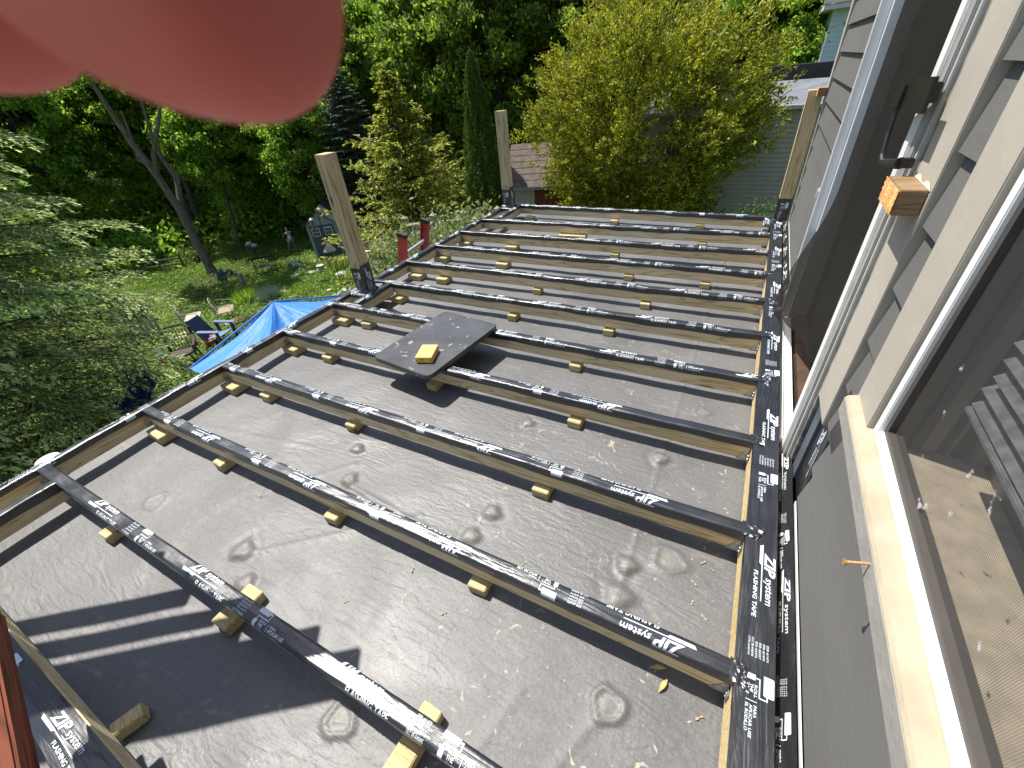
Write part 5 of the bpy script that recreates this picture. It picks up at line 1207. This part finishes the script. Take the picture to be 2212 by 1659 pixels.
# ------------------------------------------------------------------ garden furniture and pots
def adirondack():
    B = gp(478, 738); t = thing('adirondack_chair', 'navy blue wooden garden chair with slatted seat beside the tarp', 'chair', (B.x, B.y, B.z), 1.9)
    nv = plain('navy paint', (.035, .055, .13), .45, noise=.15); nv2 = plain('sun faded blue slats', (.12, .17, .30), .5, noise=.1)
    b = MB()
    for i in range(7): b.box(-.27 + i * .078, -.20 + i * .078, .18, .21, .30, 1.02, Matrix.Rotation(-.45, 4, 'X'))
    b.build('backrest', nv, t)
    b = MB()
    for i in range(6): b.box(-.28, .28, -.42 + i * .095, -.345 + i * .095, .34 - i * .022, .362 - i * .022)
    b.build('seat', nv2, t)
    for s_ in (-1, 1):
        MB().box(s_ * .36 - .07, s_ * .36 + .07, -.50, .28, .54, .562, bev=.006).build('armrest', nv2, t)
        MB().box(s_ * .33 - .02, s_ * .33 + .02, -.42, -.32, 0, .538).build('leg', nv, t); MB().box(s_ * .33 - .02, s_ * .33 + .02, .12, .22, 0, .538).build('leg', nv, t)
adirondack()
def wicker():
    B = gp(412, 790, 0); t = thing('wicker_chair', 'dark brown woven garden armchair in the shade beside the tarp', 'chair', (B.x, B.y, B.z), .9)
    wk = plain('dark wicker', (.035, .026, .020), .8, c2=(.085, .065, .05), nscale=30, bump=1.0, bscale=60)
    b = MB()
    for i in range(9): x = -.30 + i * .075; b.tube([(x, .30, .42), (x * 1.1, .42, 1.0)], .012, 6)
    for z in (.55, .68, .8): b.tube([(-.31, .33 + (z - .42) * .2, z), (.31, .33 + (z - .42) * .2, z)], .012, 6)
    b.tube([(-.34, .30, .42), (-.36, .42, 1.0), (-.2, .46, 1.10), (.2, .46, 1.10), (.36, .42, 1.0), (.34, .30, .42)], .035, 8); b.build('backrest', wk, t)
    MB().lathe([(.001, .40), (.30, .40), (.34, .43), (.33, .47), (.28, .49), (.001, .495)], n=24).build('seat', wk, t)
    for s_ in (-1, 1): MB().tube([(s_ * .35, .38, .80), (s_ * .42, .1, .70), (s_ * .42, -.22, .66), (s_ * .38, -.30, .40)], [.04, .045, .045, .03], 8).build('armrest', wk, t)
    for x, y in ((-.25, -.25), (.25, -.25), (-.27, .3), (.27, .3)): MB().tube([(x, y, .42), (x * 1.15, y * 1.15, 0)], .025, 7).build('leg', wk, t)
wicker()
def hoopchair(px, py, rot, label, rust):
    B = gp(px, py); t = thing('wire_chair', label, 'chair', (B.x, B.y, B.z), rot); mt = plain('pale wrought iron', (.34, .31, .27), .6, metal=.3, noise=.3, nscale=30)
    b = MB()
    for k, s_ in enumerate((1, .78, .56, .34)):
        pts_ = [(.36 * s_ * math.cos(a), .30 + .05 * math.sin(a), .42 + .52 * s_ * math.sin(a)) for a in np.linspace(0, PI, 14)]; b.tube(pts_, .013 if k == 0 else .009, 6)
    b.build('backrest', mt, t)
    st = MB().box(-.36, .36, -.24, .26, .40, .425, bev=.01).build('seat', plain('rusty seat', (.30, .22, .16), .8, noise=.3, nscale=14) if rust else mt, t)
    for x, y in ((-.33, -.22), (.33, -.22), (-.34, .28), (.34, .28)): MB().tube([(x, y, .41), (x * 1.1, y * 1.15, .2), (x * 1.05, y * 1.3, 0)], .014, 6).build('leg', mt, t)
    for s_ in (-1, 1): MB().tube([(s_ * .36, .28, .70), (s_ * .40, .05, .66), (s_ * .36, -.22, .60), (s_ * .34, -.22, .42)], .012, 6).build('armrest', mt, t)
hoopchair(430, 705, 2.5, 'wrought iron garden chair with arched wire back, left one of the pair', False)
hoopchair(500, 690, 2.5, 'wrought iron garden bench seat with arched back and rusty seat, right one of the pair', True)
def pot(px, py, r, h, label, plant=False, z=None, mat=None):
    B = gp(px, py); zz = B.z if z is None else z; t = thing('flower_pot', label, 'pot', (B.x, B.y, zz))
    MB().lathe([(.001, .005), (r * .68, .005), (r * .95, h * .82), (r * 1.05, h * .82), (r * 1.06, h), (r * .93, h), (r * .85, h * .55), (.001, h * .5)], n=24).build('pot', mat or M_TERRA, t, True)
    if plant:
        n = 420; P = np.stack([RNG.normal(size=n) * r * .4, RNG.normal(size=n) * r * .4, np.full(n, h * .6)], -1); link('plant', npmesh('pot_plant', blades(P, .42, .008, .55), 3), F_BLUEG, t)
pot(520, 703, .22, .22, 'wide empty tan terracotta pot by the tip of the blue tarp')
pot(462, 745, .24, .24, 'wide empty red terracotta pot half under the edge of the blue tarp')
# table with blue cloth and things on it
B = pt(372, 835, 6.6); TB = Vector((B.x, B.y, -2.95))
t = thing('garden_table', 'small garden table in shade under a crumpled blue cloth', 'table', (TB.x, TB.y, TB.z), .5)
MB().box(-.5, .5, -.35, .35, -.04, 0).build('table_top', M_OLDW, t)
for x, y in ((-.45, -.3), (.45, -.3), (-.45, .3), (.45, .3)): MB().box(x - .02, x + .02, y - .02, y + .02, ground(TB.x, TB.y) - TB.z, -.0405).build('leg', M_OLDW, t)
def cl(u, v):
    x = (u - .5) * 1.5; y = (v - .5) * 1.2; ex = max(abs(x) - .5, 0); ey = max(abs(y) - .36, 0); e = ex + ey
    return (min(max(x, -.5), .5) + math.copysign(ex * .25 + .006, x), min(max(y, -.36), .36) + math.copysign(ey * .25 + .006, y), .006 + .006 * math.sin(x * 19) * math.sin(y * 23) - e * .95 + .015 * math.sin(u * 40) * min(1, e * 8))
o = MB().grid(cl, 40, 32).build('table_cloth', M_BLUE, None, True); o.location = TB; o.rotation_euler = (0, 0, .5); props(o, 'crumpled blue plastic sheet covering the shaded garden table', 'cloth')
t = thing('flower_pot', 'red plastic pot of thin grassy leaves standing on the blue cloth', 'pot', (TB.x + .28, TB.y + .05, TB.z + .012))
MB().lathe([(.001, .0), (.09, .0), (.125, .19), (.135, .19), (.135, .22), (.118, .22), (.11, .12), (.001, .11)], n=20).build('pot', plain('brick red plastic', (.36, .06, .03), .5), t, True)
n = 500; P = np.stack([RNG.normal(size=n) * .05, RNG.normal(size=n) * .05, np.full(n, .14)], -1); link('plant', npmesh('pot_grass', blades(P, .36, .006, .6), 3), F_LOW, t)
t = thing('hanging_feeder', 'red and white bottle shaped bird feeder in the shade left of the wicker chair', 'bird feeder'); q = pt(350, 768, 6.9); t.location = q; t.scale = (.6, .6, .6)
MB().lathe([(.001, -.16), (.10, -.15), (.105, -.09), (.06, -.07), (.06, -.068)], n=18).build('base', plain('red plastic', (.55, .03, .03), .3), t, True)
MB().lathe([(.06, -.067), (.075, .02), (.05, .10), (.02, .16), (.001, .17)], n=18).build('bottle', plain('milky bottle', (.70, .72, .72), .2), t, True)
MB().tube([(0, 0, .17), (.01, 0, .5), (0, 0, 1.6)], .004, 5).build('wire', M_DARKM, t)
# navy tarp hanging in shade
o = MB().grid(lambda u, v: tuple(pt(265 + 60 * u + 10 * math.sin(v * 5), 800 + 90 * v, 7.2 - .5 * v) + Vector((.04 * math.sin(u * 20), .04 * math.cos(u * 17), .02 * math.sin(v * 17)))), 26, 16).build('dark_blue_tarp', tarpmat('navy tarp', (.012, .03, .13)), None, True)
sol = o.modifiers.new('s', 'SOLIDIFY'); sol.thickness = .004; props(o, 'dark blue tarp hanging in deep shade under the hemlock', 'tarp')
# pallet fence pieces leaning under the hemlock
t = thing('pallet', 'old wooden pallet leaning beside the wicker chair under the hemlock tips', 'pallet'); q = gp(315, 735); t.location = (q.x, q.y, q.z); t.rotation_euler = (-.25, 0, 1.1)
b = MB()
for i in range(8): b.box(-.6 + i * .155, -.5 + i * .155, 0, .018, 0, 1.15)
b.build('slats', plain('old pallet wood', (.26, .19, .12), .9, c2=(.36, .28, .20), nscale=6, stretch=(3, 3, .4)), t)
b = MB()
for z in (.06, .54, 1.0): b.box(-.62, .66, .02, .11, z, z + .08)
b.build('bearers', M_OLDW, t)
def disc(px, py, D, label):
    q = pt(px, py, D); t = thing('bucket', label, 'bucket', (q.x, q.y, q.z)); t.scale = (.5, .5, .6); MB().lathe([(.001, 0), (.15, 0), (.155, -.03), (.14, -.03), (.12, -.36), (.001, -.36)], n=24).build('bucket', plain('white plastic', (.62, .62, .60), .5), t, True)
disc(102, 992, 4.3, 'round white bucket lid in the dark gap outside the rim at lower left')
B = gp(697, 590); t = thing('bucket', 'white plastic bucket on the grass left of the middle post', 'bucket', (B.x, B.y, B.z)); MB().lathe([(.001, 0), (.12, 0), (.155, .34), (.165, .34), (.165, .37), (.14, .37), (.13, .2), (.001, .2)], n=20).build('bucket', plain('white plastic', (.62, .62, .60), .5), t, True)
B = gp(715, 585); o = MB().tube([(0, 0, -.1), (.02, 0, .3), (0, .02, .62)], [.085, .08, .078], 10).build('wooden_stump', M_BARK, None); o.location = B; props(o, 'short upright log stump beside the white bucket', 'log')
# bird feeders
def crook():
    B = gp(760, 625); B = gp(737, 612)
    t = thing('bird_feeder_pole', 'black shepherd hook pole with tube feeder and cone squirrel guard by the middle post', 'bird feeder', (B.x, B.y, B.z)); b = MB()
    H_ = 2.6; b.tube([(0, 0, 0), (0, 0, H_)], .014, 7); b.tube([(0, 0, H_)] + [(-.22 + .22 * math.cos(a), 0, H_ + .22 * math.sin(a)) for a in np.linspace(0, PI, 9)] + [(-.44, 0, H_ - .12)], .010, 6); b.tube([(0, 0, H_ - .2), (.2, 0, H_ + .1), (.3, 0, H_), (.3, 0, H_ - .1)], .010, 6); b.build('pole', M_DARKM, t)
    MB().lathe([(.02, 1.62), (.10, 1.52), (.235, 1.32), (.24, 1.31), (.02, 1.55)], n=20).build('cone_guard', plain('dull tin', (.33, .30, .27), .5, metal=.4, noise=.2), t, True)
    fd = MB().lathe([(.001, H_ - .55), (.05, H_ - .55), (.05, H_ - .2), (.001, H_ - .19)], c=(-.44, 0, 0), n=14).build('tube_feeder', plain('seed tube', (.16, .13, .09), .3, noise=.5, nscale=40), t, True)
    MB().lathe([(.09, H_ - .19), (.08, H_ - .14), (.001, H_ - .11)], c=(-.44, 0, 0), n=14).build('lid', plain('pale metal lid', (.55, .56, .54), .35, metal=.5), fd, True)
crook()
B = gp(578, 606); t = thing('bird_feeder_pole', 'dark platform feeder on a thin pole with two pale mushroom domes', 'bird feeder', (B.x, B.y, B.z)); MB().tube([(0, 0, 0), (0, 0, 1.5)], .014, 7).build('pole', M_DARKM, t)
MB().box(-.32, .32, -.2, .2, 1.52, 1.56, bev=.01).tube([(0, 0, 1.25), (0, 0, 1.5)], .06, 10).build('tray', M_DARKM, t)
for x, z, r in ((-.16, 1.74, .15), (.20, 1.68, .14)): MB().lathe([(.02, z - .14), (.02, z - .02), (r, z - .02), (r * .8, z + .06), (.001, z + .10)], c=(x, 0, 0), n=16).build('dome', plain('dull glazed dome', (.30, .30, .25), .4, noise=.2), t, True)
B = gp(582, 598); 
t = thing('garden_bench', 'small dark metal bench in the shade right of the platform feeder', 'bench'); B = gp(580, 592); t.location = B; t.rotation_euler = (0, 0, .8)
MB().box(-.5, .5, -.18, .18, .40, .43).build('seat', M_DARKM, t); MB().box(-.5, -.46, .15, .19, .43, .85).box(.46, .5, .15, .19, .43, .85).box(-.4599, .4599, .16, .18, .75, .85).build('backrest', M_DARKM, t)
for x, y in ((-.46, -.15), (.46, -.15), (-.46, .15), (.46, .15)): MB().box(x - .02, x + .02, y - .02, y + .02, 0, .3999).build('leg', M_DARKM, t)
# black tarp-covered heap and pale planks bench right of the post
def heap():
    q = pt(815, 500, 13.5); gz = ground(q.x, q.y); t = MB().grid(lambda u, v: (1.1 * math.cos(2 * PI * u) * math.cos(v * PI / 2) ** .55 * (1 + .14 * math.sin(u * 31)), .8 * math.sin(2 * PI * u) * math.cos(v * PI / 2) ** .55 * (1 + .12 * math.sin(u * 19)), 1.25 * math.sin(v * PI / 2) * (1 + .12 * math.cos(2 * PI * u * 2)) + .06 * math.sin(u * 40) * (1 - v)), 50, 16).build('covered_heap', plain('black tarpaulin', (.012, .013, .017), .42, bump=1.0, bscale=4), None, True)
    t.location = (q.x, q.y, gz); props(t, 'garden heap covered by a shiny black tarpaulin right of the middle post', 'heap')
heap()
t = thing('plank_bench', 'pale weathered plank bench between the middle post and the red ladder', 'bench'); q = gp(822, 560); t.location = q; t.rotation_euler = (0, 0, .75)
MB().box(-.55, .55, -.14, .14, .42, .46, bev=.006).build('seat', M_STONE, t); MB().box(-.55, .55, .20, .23, .62, .82, bev=.006).build('backrest', M_STONE, t)
for x in (-.4, .4): MB().box(x - .03, x + .03, -.12, .12, 0, .4199).box(x - .03, x + .03, .14, .1999, 0, .8).build('leg', M_OLDW, t)
# split rail fence at the far left
t = thing('rail_fence', 'low weathered split rail fence in the bright grass left of the leaning tree', 'fence')
a = gp(300, 592); c_ = gp(400, 578); d_ = gp(405, 596); b = MB()
MB().tube([a + Vector((0, 0, .55)), c_ + Vector((0, 0, .55))], .05, 7).build('rail', M_BARK, t); MB().tube([a + Vector((0, 0, .25)), c_ + Vector((0, 0, .25))], .05, 7).build('rail', M_BARK, t)
for f in (0, .5, 1): p_ = a.lerp(c_, f); MB().tube([Vector((p_.x, p_.y, ground(p_.x, p_.y))), Vector((p_.x, p_.y, ground(p_.x, p_.y) + .8))], .06, 7).build('fence_post', M_BARK, t)
# stones: flat pavers and edging rocks
def rock(px, py, sx, sy, sz, label, seed, rot=0.0, cat='stone', group=None):
    B = gp(px, py); rs_ = random.Random(seed); bm = bmesh.new(); bmesh.ops.create_icosphere(bm, subdivisions=2, radius=1)
    for v in bm.verts:
        k = 1 + .16 * math.sin(v.co.x * 3 + seed) * math.cos(v.co.y * 4 + seed * 2) + rs_.uniform(-.05, .05); v.co = Vector((max(-.82, min(.82, v.co.x * k)) * sx, max(-.82, min(.82, v.co.y * k)) * sy, max(-.5, min(.55, v.co.z)) * sz))
    me = bpy.data.meshes.new('stone'); bm.to_mesh(me); bm.free(); o = link('stone', me, M_STONE); o.location = (B.x, B.y, B.z + .02); o.rotation_euler = (0, 0, rot); props(o, label, cat, group)
ROCKS = [(618, 632, .34, .14, .10, 'long flat paving stone in the grass, left of the pair near the tarp'), (634, 644, .24, .13, .08, 'short flat paving stone in the grass, right of the pair near the tarp'), (640, 600, .36, .2, .16, 'pale grey stone edging the bed under the flowering shrub'), (672, 592, .3, .2, .18, 'large flat tan stone beside the bed left of the middle post'),
         (700, 585, .36, .22, .2, 'broad pale ledge stone just left of the middle post'), (738, 596, .3, .25, .22, 'pinkish block stone touching the left of the middle post'), (750, 630, .24, .2, .16, 'pale block stone at the foot of the middle post'), (725, 642, .2, .16, .14, 'small pale stone near the foot of the middle post'), (712, 630, .14, .12, .12, 'smallest pale stone among plants left of the middle post'),
         (505, 700, .4, .25, .06, 'flat pale slab between the iron chairs and the empty pot'), (556, 650, .3, .2, .16, 'rounded rock under the blue grey grass tuft'), (395, 725, .3, .25, .05, 'pale slab in dappled light beside the wicker chair'), (250, 880, .3, .2, .08, 'pale slab in the dark below the hemlock'), (300, 512, .5, .35, .4, 'grey boulder pile behind the leaning tree')]
ROCKS += [(345, 515, .4, .3, .35, 'grey boulder right behind the leaning trunk')]
for i, (px, py, a_, b_, c_, lab) in enumerate(ROCKS): rock(px, py, a_, b_, c_, lab, i + 3, .4 + i)
def statue():
    B = gp(530, 616); t = thing('stone_figure', 'small grey stone animal figure on the soil near the leaning tree', 'statue', (B.x, B.y, B.z))
    skinned('figure', [((0, 0, .12), .12, .14), ((0, 0, .32), .10, .11), ((0, -.05, .48), .075, .09), ((0, -.12, .47), .045), ((.05, -.02, .60), .02), ((-.05, -.02, .60), .02), ((.07, -.10, .05), .05), ((-.07, -.10, .05), .05)], [(0, 1), (1, 2), (2, 3), (2, 4), (2, 5), (0, 6), (0, 7)], plain('grey cast stone', (.24, .22, .19), .9, noise=.2), t)
statue()
# clump plants
def clump(px, py, r, h, w, n, lean, mat, label, group=None):
    B = gp(px, py); P = np.stack([RNG.normal(size=n) * r, RNG.normal(size=n) * r, np.zeros(n)], -1)
    o = link('leafy_clump', npmesh('leafy_clump', blades(P, h, w, lean), 3), mat); o.location = B; props(o, label, 'plant', group)
clump(535, 655, .16, .60, .016, 900, .5, F_BRIGHT, 'bright green strap leaved clump behind the blue tarp')
clump(588, 650, .16, .62, .010, 1400, .45, F_BLUEG, 'blue grey grassy tuft right of the bright strap leaved clump')
clump(737, 585, .18, .65, .02, 500, .3, F_LOW, 'tall narrow iris leaves beside the log stump')
for px, py, r, h, n, ls, mt, lab in ((490, 600, .45, .35, 500, .11, F_BLUEG, 'broad leaved hosta at the foot of the leaning tree'), (645, 585, .38, .5, 1600, .05, F_BLUEG, 'silvery leaved flowering shrub left of the bucket'), (560, 575, .5, .35, 1500, .05, F_LOW, 'low leafy plant right of the leaning trunk'), (700, 612, .3, .3, 900, .04, F_LOW, 'low plant in the stony bed left of the middle post'),
        (440, 640, .6, .35, 2500, .04, F_LOW, 'leafy plants behind the arched iron chairs'), (540, 700, .55, .3, 2500, .035, F_RHO, 'white flowering low plants between the pots and the tarp'), (395, 640, .6, .6, 2500, .05, F_LOW, 'green shrub right of the hemlock tips behind the iron chairs'), (420, 560, .8, .7, 3500, .06, F_LOW, 'green shrub left of the leaning trunk'),
        (470, 475, 2.0, 1.7, 12000, .08, F_BRIGHT, 'bright leafy thicket beyond the leaning tree'), (560, 490, 2.0, 1.4, 11000, .08, F_BRIGHT, 'bright leafy thicket behind the platform feeder'), (630, 455, 1.2, 1.2, 5000, .09, F_WOOD, 'dark leafy thicket in shade left of the garden shed'), (405, 430, 2.2, 1.9, 13000, .08, F_BRIGHT, 'sunlit thicket behind the fork of the leaning tree'),
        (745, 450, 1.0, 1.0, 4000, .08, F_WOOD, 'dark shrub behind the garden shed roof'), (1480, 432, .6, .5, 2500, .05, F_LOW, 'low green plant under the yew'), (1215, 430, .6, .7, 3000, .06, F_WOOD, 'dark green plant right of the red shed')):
    q = gp(px, py); bush('leafy_plant', lab, q.x, q.y, r, h, n, ls, mt, cat='plant', nsub=30)
